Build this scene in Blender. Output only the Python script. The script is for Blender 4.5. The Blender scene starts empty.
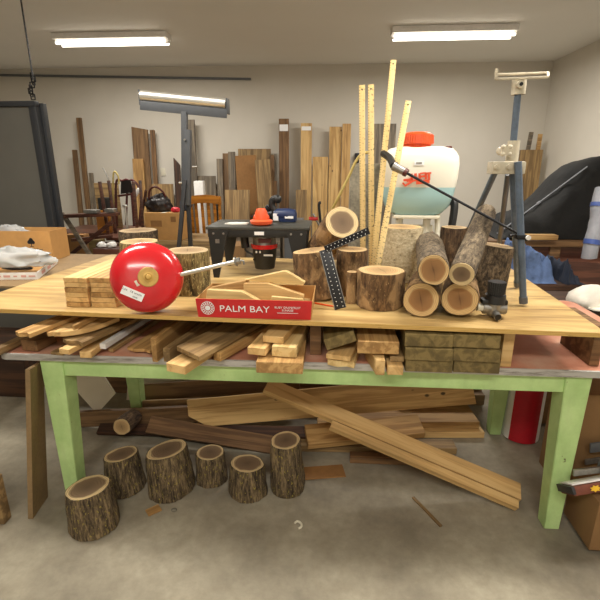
import bpy, bmesh, math, random
from mathutils import Vector, Matrix, noise
from math import sin, cos, tan, atan, atan2, pi, radians, sqrt
rnd = random.Random(7)
SC = bpy.context.scene
COL = SC.collection
# ------------------------------------------------------------------ camera
F = 450.0; PIT = radians(16.7); CH = 1.6
cam = bpy.data.cameras.new('camera'); cam.sensor_width = 36; cam.lens = 27.0
camo = bpy.data.objects.new('camera', cam); COL.objects.link(camo)
camo.location = (0, 0, CH); camo.rotation_euler = (pi/2-PIT, 0, 0)
cam.clip_start = .05
SC.camera = camo
SC.view_settings.view_transform = 'Standard'; SC.view_settings.look = 'None'
SC.view_settings.gamma = 1; SC.view_settings.exposure = 0; SC.view_settings.use_curve_mapping = False
A = radians(4.0)                        # the room and the bench are turned 4 degrees
DV = Vector((sin(A), cos(A), 0)); UV = Vector((cos(A), -sin(A), 0)); ZV = Vector((0, 0, 1))
def ray(x, y):
    X = (x-300)/F; Y = (y-300)/F
    return Vector((X, cos(PIT)-Y*sin(PIT), -sin(PIT)-Y*cos(PIT)))
def pz(x, y, z):                        # point of the place seen at x,y on the level z
    r = ray(x, y); return Vector((0, 0, CH)) + r*((z-CH)/r.z)
def pd(x, y, D):                        # ... at room distance D
    r = ray(x, y); return Vector((0, 0, CH)) + r*(D/r.dot(DV))
def dep(P): return P.y*cos(PIT)-(P.z-CH)*sin(PIT)
def W(l, D, z): return UV*l + DV*D + ZV*z
def lat(P): return P.dot(UV)
def dis(P): return P.dot(DV)
# ------------------------------------------------------------------ materials
def srgb(c):
    return tuple(((v/255)/12.92 if v/255 <= .04045 else ((v/255+.055)/1.055)**2.4) for v in c)+(1,)
class NT:
    def __init__(s, name):
        s.m = bpy.data.materials.new(name); s.m.use_nodes = True
        s.t = s.m.node_tree; s.b = s.t.nodes['Principled BSDF']
    def n(s, typ, **k):
        nd = s.t.nodes.new(typ)
        for a, v in k.items():
            if a in nd.inputs.keys(): nd.inputs[a].default_value = v
            else: setattr(nd, a, v)
        return nd
    def l(s, a, b): s.t.links.new(a, b)
    def ramp(s, fac, stops):
        r = s.n('ShaderNodeValToRGB'); e = r.color_ramp.elements
        while len(e) > 1: e.remove(e[0])
        e[0].position = stops[0][0]; e[0].color = srgb(stops[0][1])
        for p, c in stops[1:]:
            k = e.new(p); k.color = srgb(c)
        s.l(fac, r.inputs[0]); return r.outputs[0]
    def mix(s, fac, a, b, mode='MIX'):
        m = s.n('ShaderNodeMix'); m.data_type = 'RGBA'; m.blend_type = mode
        if isinstance(fac, (int, float)): m.inputs[0].default_value = fac
        else: s.l(fac, m.inputs[0])
        for v, i in ((a, 6), (b, 7)):
            if isinstance(v, tuple): m.inputs[i].default_value = v if len(v) == 4 else srgb(v)
            else: s.l(v, m.inputs[i])
        return m.outputs[2]
    def math(s, op, a, b=0.0, c=0.0):
        m = s.n('ShaderNodeMath', operation=op)
        for v, i in ((a, 0), (b, 1), (c, 2)):
            if isinstance(v, (int, float)): m.inputs[i].default_value = v
            else: s.l(v, m.inputs[i])
        return m.outputs[0]
    def coord(s, scale=(1, 1, 1), out='Object', rand=True):
        tc = s.n('ShaderNodeTexCoord'); v = tc.outputs[out]
        if rand:
            oi = s.n('ShaderNodeObjectInfo')
            ad = s.n('ShaderNodeVectorMath', operation='MULTIPLY_ADD')
            s.l(oi.outputs['Random'], ad.inputs[0]); ad.inputs[1].default_value = (37, 23, 51); s.l(v, ad.inputs[2]); v = ad.outputs[0]
        mp = s.n('ShaderNodeMapping'); mp.inputs['Scale'].default_value = scale
        s.l(v, mp.inputs[0]); return mp.outputs[0]
    def noise(s, v, scale=1, detail=5, rough=.55, dist=0):
        n = s.n('ShaderNodeTexNoise'); n.inputs['Scale'].default_value = scale; n.inputs['Detail'].default_value = detail
        n.inputs['Roughness'].default_value = rough; n.inputs['Distortion'].default_value = dist
        s.l(v, n.inputs['Vector']); return n.outputs[0]
    def voro(s, v, scale, out='Distance', feature='F1'):
        n = s.n('ShaderNodeTexVoronoi', feature=feature); n.inputs['Scale'].default_value = scale
        s.l(v, n.inputs['Vector']); return n.outputs[out]
    def bump(s, h, strength=.3, dist=.01):
        b = s.n('ShaderNodeBump'); b.inputs['Strength'].default_value = strength; b.inputs['Distance'].default_value = dist
        s.l(h, b.inputs['Height']); s.l(b.outputs[0], s.b.inputs['Normal'])
    def done(s, col, rough=.6, metal=0, **k):
        if isinstance(col, tuple): s.b.inputs['Base Color'].default_value = srgb(col) if len(col) == 3 else col
        else: s.l(col, s.b.inputs['Base Color'])
        if isinstance(rough, (int, float)): s.b.inputs['Roughness'].default_value = rough
        else: s.l(rough, s.b.inputs['Roughness'])
        s.b.inputs['Metallic'].default_value = metal
        for a, v in k.items(): s.b.inputs[a.replace('_', ' ')].default_value = v
        return s.m
    def vary(s, col, amt=.25):
        oi = s.n('ShaderNodeObjectInfo')
        v = s.math('MULTIPLY_ADD', oi.outputs['Random'], amt, 1-amt/2)
        h = s.n('ShaderNodeHueSaturation'); s.l(v, h.inputs['Value']); s.l(col, h.inputs['Color']); return h.outputs[0]
def wood(name, dark, light, knots=False, var=.2, rough=.65, blotch=.18, sc=1.0):
    t = NT(name)
    g = t.noise(t.coord((1.6*sc, 26*sc, 26*sc)), 1, 6, .6, .6)
    fine = t.noise(t.coord((4*sc, 120*sc, 120*sc)), 1, 2, .5)
    c = t.ramp(g, [(.34, tuple(int(v*.82) for v in dark)), (.46, dark), (.56, light)])
    c = t.mix(t.math('MULTIPLY', fine, .4), c, dark)
    b = t.noise(t.coord((2, 5, 5)), 1, 3)
    c = t.mix(t.math('MULTIPLY', t.math('GREATER_THAN', b, .0), blotch), c, t.ramp(b, [(.35, tuple(int(v*.72) for v in light)), (.65, light)]))
    if knots:
        v = t.coord((6, 9, 0)); d = t.voro(v, 1)
        k = t.ramp(d, [(.07, (255, 255, 255)), (.11, (0, 0, 0))])
        c = t.mix(k, c, tuple(int(v*.45) for v in dark))
    c = t.vary(c, var)
    t.bump(g, .25, .002)
    return t.done(c, rough)
def plain(name, c, rough=.5, metal=0, nz=.12, scale=30, bump=0, **k):
    t = NT(name)
    n = t.noise(t.coord((1, 1, 1)), scale, 4)
    n2 = t.noise(t.coord((1, 1, 1)), scale*.15, 3)
    d = tuple(int(v*(1-nz*2)) for v in c); l = tuple(min(255, int(v*(1+nz*.6))) for v in c)
    col = t.mix(.5, t.ramp(n, [(.3, d), (.7, l)]), t.ramp(n2, [(.3, d), (.7, l)]))
    if bump: t.bump(n, bump, .004)
    return t.done(col, rough, metal, **k)
M = {}
M['pine'] = wood('pine', (206, 164, 104), (228, 192, 132))
M['pine_knot'] = wood('knotty_pine', (186, 144, 86), (224, 188, 126), True)
M['pine_pale'] = wood('pale_pine', (216, 180, 116), (240, 212, 152))
M['kiln'] = wood('aged_pine', (164, 122, 70), (208, 168, 108))
M['oldpine'] = wood('dusty_pine', (120, 94, 60), (168, 138, 92))
M['brownwood'] = wood('brown_wood', (96, 68, 42), (140, 105, 68))
M['darkwood'] = wood('dark_wood', (48, 30, 20), (84, 54, 34))
M['greywood'] = wood('weathered_wood', (92, 82, 70), (140, 126, 106))
M['treated'] = wood('treated_wood', (102, 86, 48), (136, 116, 70), blotch=.15)
M['cedar'] = wood('reddish_brown_wood', (100, 74, 48), (138, 106, 70))
M['mdf'] = plain('hardboard', (146, 120, 84), .7, nz=.06, scale=60)
M['ochre'] = wood('honey_varnished_wood', (150, 92, 24), (190, 124, 40), rough=.35)
def m_ply():
    t = NT('plywood')
    g = t.noise(t.coord((1.2, 9, 9), rand=False), 1, 7, .6, 1.6)
    c = t.ramp(g, [(.3, (138, 106, 60)), (.44, (174, 142, 88)), (.56, (194, 162, 104)), (.72, (208, 178, 120))])
    d = t.noise(t.coord((5, 14, 5), rand=False), 1, 6, .7, .8)
    c = t.mix(t.ramp(d, [(.52, (0, 0, 0)), (.68, (170, 170, 170))]), c, (150, 112, 66))
    s = t.noise(t.coord((30, 60, 30), rand=False), 1, 3, .7)
    c = t.mix(t.ramp(s, [(.68, (0, 0, 0)), (.74, (190, 190, 190))]), c, (96, 72, 46))
    t.bump(g, .15, .002)
    return t.done(c, .55)
M['ply'] = m_ply()
def m_plyedge():
    t = NT('plywood_edge')
    sep = t.n('ShaderNodeSeparateXYZ'); t.l(t.coord((1, 1, 1), rand=False), sep.inputs[0])
    w = t.math('FRACT', t.math('MULTIPLY', sep.outputs[2], 1/.006))
    c = t.ramp(w, [(.45, (214, 178, 104)), (.55, (186, 146, 78))])
    n = t.noise(t.coord((9, 9, 30), rand=False), 1, 4, .7)
    c = t.mix(t.ramp(n, [(.6, (0, 0, 0)), (.68, (200, 200, 200))]), c, (120, 92, 44))
    return t.done(c, .7)
M['plyedge'] = m_plyedge()
def m_grain_end(name, heart, sap, ringc, edge=None, sapw=.8, crack=True):
    t = NT(name)
    v = t.coord((2, 2, 0), 'Generated', False)
    sub = t.n('ShaderNodeVectorMath', operation='SUBTRACT'); t.l(v, sub.inputs[0]); sub.inputs[1].default_value = (1, 1, 0)
    nz = t.n('ShaderNodeTexNoise'); nz.inputs['Scale'].default_value = 1.6; t.l(t.coord((12, 12, 12)), nz.inputs['Vector'])
    ad = t.n('ShaderNodeVectorMath', operation='MULTIPLY_ADD'); t.l(nz.outputs['Color'], ad.inputs[0]); ad.inputs[1].default_value = (.22, .22, 0); t.l(sub.outputs[0], ad.inputs[2])
    su = t.n('ShaderNodeVectorMath', operation='SUBTRACT'); t.l(ad.outputs[0], su.inputs[0]); su.inputs[1].default_value = (.11, .11, 0)
    ln = t.n('ShaderNodeVectorMath', operation='LENGTH'); t.l(su.outputs[0], ln.inputs[0]); r = ln.outputs['Value']
    base = t.ramp(r, [(.0, tuple(int(q*.8) for q in heart)), (sapw-.12, heart), (sapw, sap), (1, sap)])
    w = t.math('FRACT', t.math('MULTIPLY', r, 11))
    ring = t.ramp(w, [(0, (0, 0, 0)), (.55, (30, 30, 30)), (.85, (215, 215, 215)), (1, (0, 0, 0))])
    c = t.mix(ring, base, ringc)
    if crack:
        se = t.n('ShaderNodeSeparateXYZ'); t.l(su.outputs[0], se.inputs[0])
        an = t.math('ABSOLUTE', t.math('ADD', se.outputs[0], t.math('MULTIPLY', se.outputs[1], .25)))
        k = t.math('LESS_THAN', t.math('ADD', an, t.math('MULTIPLY', t.math('ABSOLUTE', se.outputs[1]), .03)), .022)
        k = t.math('MULTIPLY', k, .6)
        c = t.mix(k, c, tuple(int(q*.4) for q in ringc))
    b = t.noise(t.coord((9, 9, 9)), 1, 4); c = t.mix(t.ramp(b, [(.45, (0, 0, 0)), (.7, (90, 90, 90))]), c, ringc)
    t.bump(w, .15, .002)
    return t.done(c, .8)
M['end_dark'] = m_grain_end('log_end_dark_heart', (132, 108, 82), (226, 200, 150), (84, 62, 42), sapw=.77, crack=False)
M['end_pale'] = m_grain_end('log_end_pale', (196, 162, 114), (212, 182, 132), (140, 98, 56), sapw=.8)
M['end_tan'] = m_grain_end('log_end_tan', (166, 122, 76), (220, 186, 130), (98, 62, 32), sapw=.76)
M['end_grey'] = m_grain_end('log_end_dry', (170, 142, 104), (190, 166, 128), (120, 92, 60), sapw=.8)
def m_bark(name, dark, light, spot=None, spotamt=.66, sc=1, stretch=.35, patch=None):
    sc *= 1.7
    t = NT(name)
    n = t.noise(t.coord((24*sc, 24*sc, 24*sc*stretch)), 1, 8, .74, .6); f = t.noise(t.coord((85*sc, 85*sc, 85*sc*stretch)), 1, 3, .6)
    h = t.math('ADD', t.math('MULTIPLY', n, .65), t.math('MULTIPLY', f, .35))
    c = t.ramp(h, [(.36, tuple(int(q*.5) for q in dark)), (.44, dark), (.52, tuple((p+q)//2 for p, q in zip(dark, light))), (.6, light)])
    if patch:
        p = t.noise(t.coord((9, 9, 6)), 1, 4, .6, .5)
        c = t.mix(t.ramp(p, [(.5, (0, 0, 0)), (.6, (230, 230, 230))]), c, patch)
    if spot:
        s = t.noise(t.coord((110, 110, 50)), 1, 3, .7)
        c = t.mix(t.ramp(s, [(spotamt-.05, (0, 0, 0)), (spotamt+.03, (240, 240, 240))]), c, spot)
    t.bump(h, .9, .012)
    return t.done(c, .9)
M['bark_floor'] = m_bark('bark_furrowed_lichen', (62, 50, 36), (140, 120, 88), (164, 148, 66), .64, 1, .16)
M['bark_brown'] = m_bark('bark_smooth_brown', (82, 60, 38), (140, 108, 72), (196, 166, 120), .68, .5, .35, (176, 142, 98))
M['bark_grey'] = m_bark('bark_grey', (76, 64, 50), (136, 120, 96), (206, 186, 150), .74, .8, .35)
M['bark_green'] = m_bark('bark_greenish', (88, 74, 44), (164, 146, 96), (190, 178, 120), .62, .8, .25)
M['bark_cream'] = m_bark('bark_cream', (182, 164, 130), (222, 208, 174), (108, 86, 58), .72, .5, 1.5)
M['bark_rough'] = m_bark('bark_rough_grey', (56, 46, 34), (124, 106, 82), (160, 144, 116), .72, .8, .6)
M['bark_dark'] = m_bark('bark_dark_brown', (62, 46, 32), (118, 94, 68), (150, 126, 96), .68, .7, .3)
def m_green():
    t = NT('green_paint')
    n = t.noise(t.coord((1, 1, 1), rand=False), 9, 6, .6)
    c = t.ramp(n, [(.3, (170, 204, 132)), (.6, (190, 220, 150)), (.8, (200, 226, 162))])
    ch = t.noise(t.coord((1, 1, .6), rand=False), 34, 4, .7)
    c = t.mix(t.ramp(ch, [(.69, (0, 0, 0)), (.72, (255, 255, 255))]), c, (92, 80, 50))
    g = t.noise(t.coord((3, 3, 1.2), rand=False), 5, 4, .6)
    c = t.mix(t.ramp(g, [(.5, (0, 0, 0)), (.75, (110, 110, 110))]), c, (110, 120, 80))
    t.bump(ch, .3, .003)
    return t.done(c, .45)
M['green'] = m_green()
def m_floor():
    t = NT('concrete')
    v = t.coord((1, 1, 1), rand=False)
    n = t.noise(v, 2.2, 8, .62); f = t.noise(v, 26, 5, .7)
    c = t.ramp(n, [(.3, (112, 104, 90)), (.5, (146, 138, 120)), (.72, (176, 168, 148))])
    c = t.mix(t.ramp(f, [(.35, (130, 130, 130)), (.6, (0, 0, 0))]), c, (104, 95, 80))
    s = t.voro(v, 5.2)
    c = t.mix(t.ramp(s, [(.34, (0, 0, 0)), (.47, (90, 90, 90)), (.56, (0, 0, 0))]), c, (108, 94, 70))
    t.bump(n, .2, .01)
    return t.done(c, .7)
M['floor'] = m_floor()
def m_wall(name, c, c2):
    t = NT(name); n = t.noise(t.coord((1, 1, 1), rand=False), 1.3, 4); f = t.noise(t.coord((1, 1, 1), rand=False), 90, 2)
    t.bump(f, .1, .003)
    return t.done(t.ramp(n, [(.3, c), (.7, c2)]), .8)
M['wall'] = m_wall('painted_wall', (206, 200, 188), (214, 208, 197))
M['ceiling'] = m_wall('white_ceiling', (236, 234, 228), (240, 238, 232))
def m_tabletop():
    t = NT('red_brown_laminate')
    n = t.noise(t.coord((2, 2, 2), rand=False), 1.5, 7, .65)
    c = t.ramp(n, [(.3, (186, 116, 92)), (.5, (208, 146, 120)), (.7, (222, 186, 160))])
    return t.done(c, .35)
M['laminate'] = m_tabletop()
def m_rim():
    t = NT('scuffed_aluminium')
    n = t.noise(t.coord((4, 40, 40), rand=False), 1, 5, .7)
    return t.done(t.ramp(n, [(.35, (130, 124, 118)), (.5, (196, 194, 190))]), .35, .35)
M['rim'] = m_rim()
M['chrome'] = plain('chrome', (226, 224, 218), .34, .85, nz=.02)
M['steel'] = plain('galvanized_steel', (168, 166, 160), .4, .85, nz=.1, scale=60)
M['darksteel'] = plain('grey_painted_steel', (98, 100, 104), .45, .1, nz=.05)
M['standgrey'] = plain('stand_grey_enamel', (70, 73, 78), .5, nz=.06)
M['black'] = plain('black_plastic', (34, 34, 34), .45, nz=.08)
M['blackm'] = plain('black_metal', (30, 31, 34), .4, .3, nz=.1)
M['routerblack'] = plain('router_table_grey_black', (34, 34, 33), .5, nz=.1)
M['routertop'] = plain('router_table_top', (66, 66, 60), .45, nz=.12)
M['red'] = plain('glossy_red_enamel', (206, 28, 38), .22, nz=.05, scale=14, Coat_Weight=.6, Coat_Roughness=.12)
M['gold'] = plain('brass_plate', (196, 158, 84), .45, .35, nz=.12)
M['redcard'] = plain('red_print', (206, 40, 42), .5, nz=.04)
M['kraft'] = plain('kraft_cardboard', (196, 148, 88), .8, nz=.05, scale=16)
M['kraftdark'] = plain('brown_cardboard', (140, 106, 66), .85, nz=.03, scale=16)
M['mdfbrown'] = plain('brown_fibreboard', (150, 108, 62), .8, nz=.06)
M['white'] = plain('white_matt', (236, 234, 230), .6, nz=.03)
M['paper'] = plain('white_label', (244, 244, 244), .55, nz=.01)
M['pinkprint'] = plain('pink_print', (222, 170, 160), .7, nz=.05)
M['orange'] = plain('orange_plastic', (226, 82, 28), .4, nz=.04)
M['orangepl'] = plain('bright_orange_plastic', (240, 96, 52), .45, nz=.04)
M['orangered'] = plain('orange_red_print', (226, 84, 46), .5, nz=.04)
M['creampl'] = plain('cream_plastic', (226, 220, 200), .45, nz=.04)
M['blue'] = plain('dark_blue_plastic', (36, 52, 92), .45, nz=.08)
M['steelblue'] = plain('blue_grey_enamel', (96, 110, 128), .42, .1, nz=.1, scale=50)
M['creammetal'] = plain('cream_enamel', (214, 204, 182), .5, nz=.1, scale=40)
M['greypanel'] = plain('dark_grey_board', (96, 94, 88), .6, nz=.03, scale=5)
M['frameblk'] = plain('charcoal_frame', (44, 46, 50), .5, nz=.06)
M['maroon'] = plain('maroon_painted_metal', (92, 38, 34), .45, nz=.15)
M['maroonwood'] = wood('red_brown_furniture_wood', (66, 36, 28), (108, 66, 48), rough=.4)
M['yellowemblem'] = plain('yellow_print', (226, 180, 40), .5, nz=.04)
M['stone'] = plain('rough_grey_slab', (146, 140, 124), .9, nz=.2, scale=60, bump=.5)
M['rust'] = plain('red_brown_steel', (120, 60, 40), .6, nz=.2)
M['darkred'] = plain('crimson_sheet', (190, 24, 40), .5, nz=.05)
M['yellowrope'] = plain('yellow_cord', (206, 184, 110), .7, nz=.1)
M['whitepanel'] = m_wall('off_white_board', (204, 194, 172), (226, 218, 200))
M['bagwhite'] = plain('printed_white_plastic', (146, 149, 158), .4, nz=.06)
M['bagblue'] = plain('blue_print', (60, 84, 150), .4, nz=.06)
M['glass_tube'] = None
def m_cloth(name, c, rough=.85, sc=8, amt=.25):
    t = NT(name); n = t.noise(t.coord((1, 1, 1), rand=False), sc, 5, .6)
    d = tuple(int(v*(1-amt)) for v in c)
    t.bump(t.noise(t.coord((1, 1, 1), rand=False), sc*3, 4), .4, .01)
    return t.done(t.ramp(n, [(.35, d), (.65, c)]), rough)
M['tarp'] = m_cloth('black_tarpaulin', (11, 11, 11), .85)
M['denim'] = m_cloth('blue_cloth', (98, 122, 168), .9, 7, .4)
M['darkcloth'] = m_cloth('navy_dark_cloth', (42, 50, 68), .9)
M['whitecloth'] = m_cloth('white_cloth', (240, 234, 222), .85, 6, .1)
M['blackleather'] = m_cloth('black_leather', (36, 30, 30), .4)
def m_clear(name, c, alpha_t=.75, rough=.15):
    t = NT(name); return t.done(c, rough, 0, Transmission_Weight=alpha_t, IOR=1.2)
M['clear'] = m_clear('clear_wrinkled_plastic', (226, 230, 232), .55, .22)
def m_tank():
    t = NT('translucent_white_tank_with_blue_liquid')
    sep = t.n('ShaderNodeSeparateXYZ'); t.l(t.coord((1, 1, 1), rand=False), sep.inputs[0])
    c = t.ramp(t.math('GREATER_THAN', sep.outputs[2], .155), [(0, (172, 210, 212)), (1, (236, 232, 216))])
    return t.done(c, .35, 0, Subsurface_Weight=.0)
M['tank'] = m_tank()
def m_yard():
    t = NT('yellow_yardstick_with_marks')
    sep = t.n('ShaderNodeSeparateXYZ'); t.l(t.coord((1, 1, 1), rand=False), sep.inputs[0])
    x, y = sep.outputs[0], sep.outputs[1]
    a = t.math('LESS_THAN', t.math('FRACT', t.math('MULTIPLY', x, 1/.0127)), .22)
    b = t.math('GREATER_THAN', y, .008)
    n = t.noise(t.coord((190, 120, 1), rand=True), 1, 1)
    num = t.math('MULTIPLY', t.math('MULTIPLY', t.math('GREATER_THAN', n, .6), t.math('LESS_THAN', y, .002)), t.math('LESS_THAN', t.math('FRACT', t.math('MULTIPLY', x, 1/.0254)), .45))
    k = t.math('MULTIPLY', t.math('MAXIMUM', t.math('MULTIPLY', a, b), num), .75)
    g = t.noise(t.coord((3, 40, 40)), 1, 4)
    c = t.ramp(g, [(.3, (216, 184, 116)), (.7, (236, 208, 146))])
    return t.done(t.mix(k, c, (70, 46, 24)), .5)
M['yard'] = m_yard()
def m_emit(name, c, st):
    t = NT(name); t.b.inputs['Emission Color'].default_value = srgb(c); t.b.inputs['Emission Strength'].default_value = st
    return t.done(c, .5)
M['tube'] = m_emit('lit_fluorescent_tube', (255, 246, 228), 5)
# ------------------------------------------------------------------ geometry
def align(z, x=None):
    z = z.normalized()
    x = (x or (UV if abs(z.dot(UV)) < .9 else ZV)); x = (x-z*x.dot(z)).normalized()
    y = z.cross(x); return Matrix((x, y, z)).transposed()
class MB:
    def __init__(s): s.b = bmesh.new()
    def _fin(s, vs, M4, mi):
        for v in vs: v.co = M4 @ v.co
        fs = set(f for v in vs for f in v.link_faces)
        for f in fs: f.material_index = mi
    def box(s, c, size, rot=None, mi=0, bev=0.0):
        r = bmesh.ops.create_cube(s.b, size=1); vs = r['verts']
        for v in vs: v.co = Vector((v.co.x*size[0], v.co.y*size[1], v.co.z*size[2]))
        if bev:
            es = list(set(e for v in vs for e in v.link_edges))
            rr = bmesh.ops.bevel(s.b, geom=es, offset=bev, segments=2, affect='EDGES', profile=.6)
            vs = list(set(rr['verts']) | set(v for v in vs if v.is_valid))
            vs = list(set(v for f in rr['faces'] for v in f.verts) | set(v for v in vs if v.is_valid))
        R = rot if rot is not None else Matrix.Identity(3)
        s._fin(vs, Matrix.Translation(Vector(c)) @ R.to_4x4(), mi); return s
    def cyl(s, a, b, r1, r2=None, seg=20, mi=0, cap=True):
        a = Vector(a); b = Vector(b); r2 = r1 if r2 is None else r2
        r = bmesh.ops.create_cone(s.b, cap_ends=cap, segments=seg, radius1=r1, radius2=r2, depth=(b-a).length)
        s._fin(r['verts'], Matrix.Translation((a+b)/2) @ align(b-a).to_4x4(), mi); return s
    def bar(s, a, b, w, t, up=None, mi=0, bev=0.0):      # square bar from a to b; w along up
        a = Vector(a); b = Vector(b); R = align(b-a, up)
        return s.box((a+b)/2, (w, t, (b-a).length), R, mi, bev)
    def ball(s, c, r, sc=(1, 1, 1), mi=0, seg=16, rot=None):
        q = bmesh.ops.create_uvsphere(s.b, u_segments=seg, v_segments=seg//2, radius=r)
        R = rot if rot is not None else Matrix.Identity(3)
        s._fin(q['verts'], Matrix.Translation(Vector(c)) @ R.to_4x4() @ Matrix.Diagonal((*sc, 1)), mi); return s
    def lathe(s, prof, M4=None, seg=32, mi=0, close=True):
        M4 = M4 or Matrix.Identity(4); rings = []
        for r, z in prof:
            if r <= 1e-6: rings.append([s.b.verts.new(M4 @ Vector((0, 0, z)))])
            else: rings.append([s.b.verts.new(M4 @ Vector((r*cos(2*pi*k/seg), r*sin(2*pi*k/seg), z))) for k in range(seg)])
        for p, q in zip(rings, rings[1:]):
            for k in range(seg):
                k2 = (k+1) % seg
                if len(p) == 1 and len(q) == 1: continue
                if len(p) == 1: f = s.b.faces.new((p[0], q[k], q[k2]))
                elif len(q) == 1: f = s.b.faces.new((p[k], p[k2], q[0]))
                else: f = s.b.faces.new((p[k], p[k2], q[k2], q[k]))
                f.material_index = mi
        return s
    def prism(s, pts, h, M4=None, mi=0, z0=0.0):
        M4 = M4 or Matrix.Identity(4)
        lo = [s.b.verts.new(M4 @ Vector((x, y, z0))) for x, y in pts]; hi = [s.b.verts.new(M4 @ Vector((x, y, z0+h))) for x, y in pts]
        fs = [s.b.faces.new(lo[::-1]), s.b.faces.new(hi)]
        n = len(pts)
        for i in range(n): fs.append(s.b.faces.new((lo[i], lo[(i+1) % n], hi[(i+1) % n], hi[i])))
        for f in fs: f.material_index = mi
        return s
    def tube(s, pts, r, seg=8, mi=0, smooth=True):
        P = [Vector(p) for p in pts]
        if smooth and len(P) > 2:
            Q = []
            for i in range(len(P)-1):
                p0 = P[max(i-1, 0)]; p1 = P[i]; p2 = P[i+1]; p3 = P[min(i+2, len(P)-1)]
                for k in range(6):
                    t = k/6
                    Q.append(.5*((2*p1)+(p2-p0)*t+(2*p0-5*p1+4*p2-p3)*t*t+(3*p1-p0-3*p2+p3)*t**3))
            Q.append(P[-1]); P = Q
        prev = None; x = None; rings = []
        for i, p in enumerate(P):
            d = (P[min(i+1, len(P)-1)]-P[max(i-1, 0)]).normalized()
            if x is None: x = align(d).col[0]
            x = (x-d*x.dot(d)).normalized(); y = d.cross(x)
            rings.append([s.b.verts.new(p+x*r*cos(2*pi*k/seg)+y*r*sin(2*pi*k/seg)) for k in range(seg)])
        for p, q in zip(rings, rings[1:]):
            for k in range(seg): s.b.faces.new((p[k], p[(k+1) % seg], q[(k+1) % seg], q[k])).material_index = mi
        s.b.faces.new(rings[0][::-1]).material_index = mi; s.b.faces.new(rings[-1]).material_index = mi
        return s
    def build(s, name, mats, parent=None, M4=None, smooth=False, angle=35):
        me = bpy.data.meshes.new(name); bmesh.ops.recalc_face_normals(s.b, faces=s.b.faces)
        for f in s.b.faces: f.smooth = True
        lim = radians(angle) if not smooth else radians(70)
        for e in s.b.edges: e.smooth = (len(e.link_faces) == 2 and e.calc_face_angle(0) < lim)
        s.b.to_mesh(me); s.b.free()
        for m in (mats if isinstance(mats, (list, tuple)) else [mats]): me.materials.append(M[m] if isinstance(m, str) else m)
        o = bpy.data.objects.new(name, me); COL.objects.link(o)
        if parent is not None:
            o.parent = parent
            if M4 is not None: o.matrix_basis = M4
        elif M4 is not None: o.matrix_world = M4
        return o
def tag(o, label, cat, group=None, kind=None):
    if label: o['label'] = label
    if cat: o['category'] = cat
    if group: o['group'] = group
    if kind: o['kind'] = kind
    return o
def empty(name, loc, label, cat, group=None, rz=-A, rot=None):
    o = bpy.data.objects.new(name, None); COL.objects.link(o); o.empty_display_size = .05
    if rot is not None: o.matrix_world = Matrix.Translation(Vector(loc)) @ rot.to_4x4()
    else: o.matrix_world = Matrix.Translation(Vector(loc)) @ Matrix.Rotation(rz, 4, 'Z')
    return tag(o, label, cat, group)
def struct(o): o['kind'] = 'structure'; return o
def frame_of(Avec, Bvec, up):            # x along A->B, z near up
    x = (Bvec-Avec).normalized(); z = (up-x*up.dot(x)).normalized(); y = z.cross(x)
    return Matrix.Translation(Avec) @ Matrix((x, y, z)).transposed().to_4x4()
def board(name, label, cat, a, b, w, t, mat, up=ZV, group=None, out=None, L=None, parent=None, skew=0):
    """a plank lying from a to b (bottom centre line), z = thickness direction"""
    a = Vector(a); b = Vector(b)
    if L: b = a+(b-a).normalized()*L
    M4 = frame_of(a, b, up); L = (b-a).length
    lowest = min((M4 @ Vector((x, y, z))).z for x in (0, L) for y in (-w/2, w/2) for z in (0, t))
    if lowest < .0015: M4 = Matrix.Translation((0, 0, .0015-lowest)) @ M4
    pts = out(L, w) if out else [(skew, -w/2), (L, -w/2), (L, w/2), (-skew, w/2)]
    mb = MB(); mb.prism(pts, t)
    es = [e for e in mb.b.edges]
    bmesh.ops.bevel(mb.b, geom=es, offset=min(t, w)*.035, segments=1, affect='EDGES')
    o = mb.build(name, mat, parent, M4)
    if label: tag(o, label, cat, group)
    return o
def fbm(v, o=3):
    return noise.fractal(v, 1.0, 2.0, o)
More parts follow.
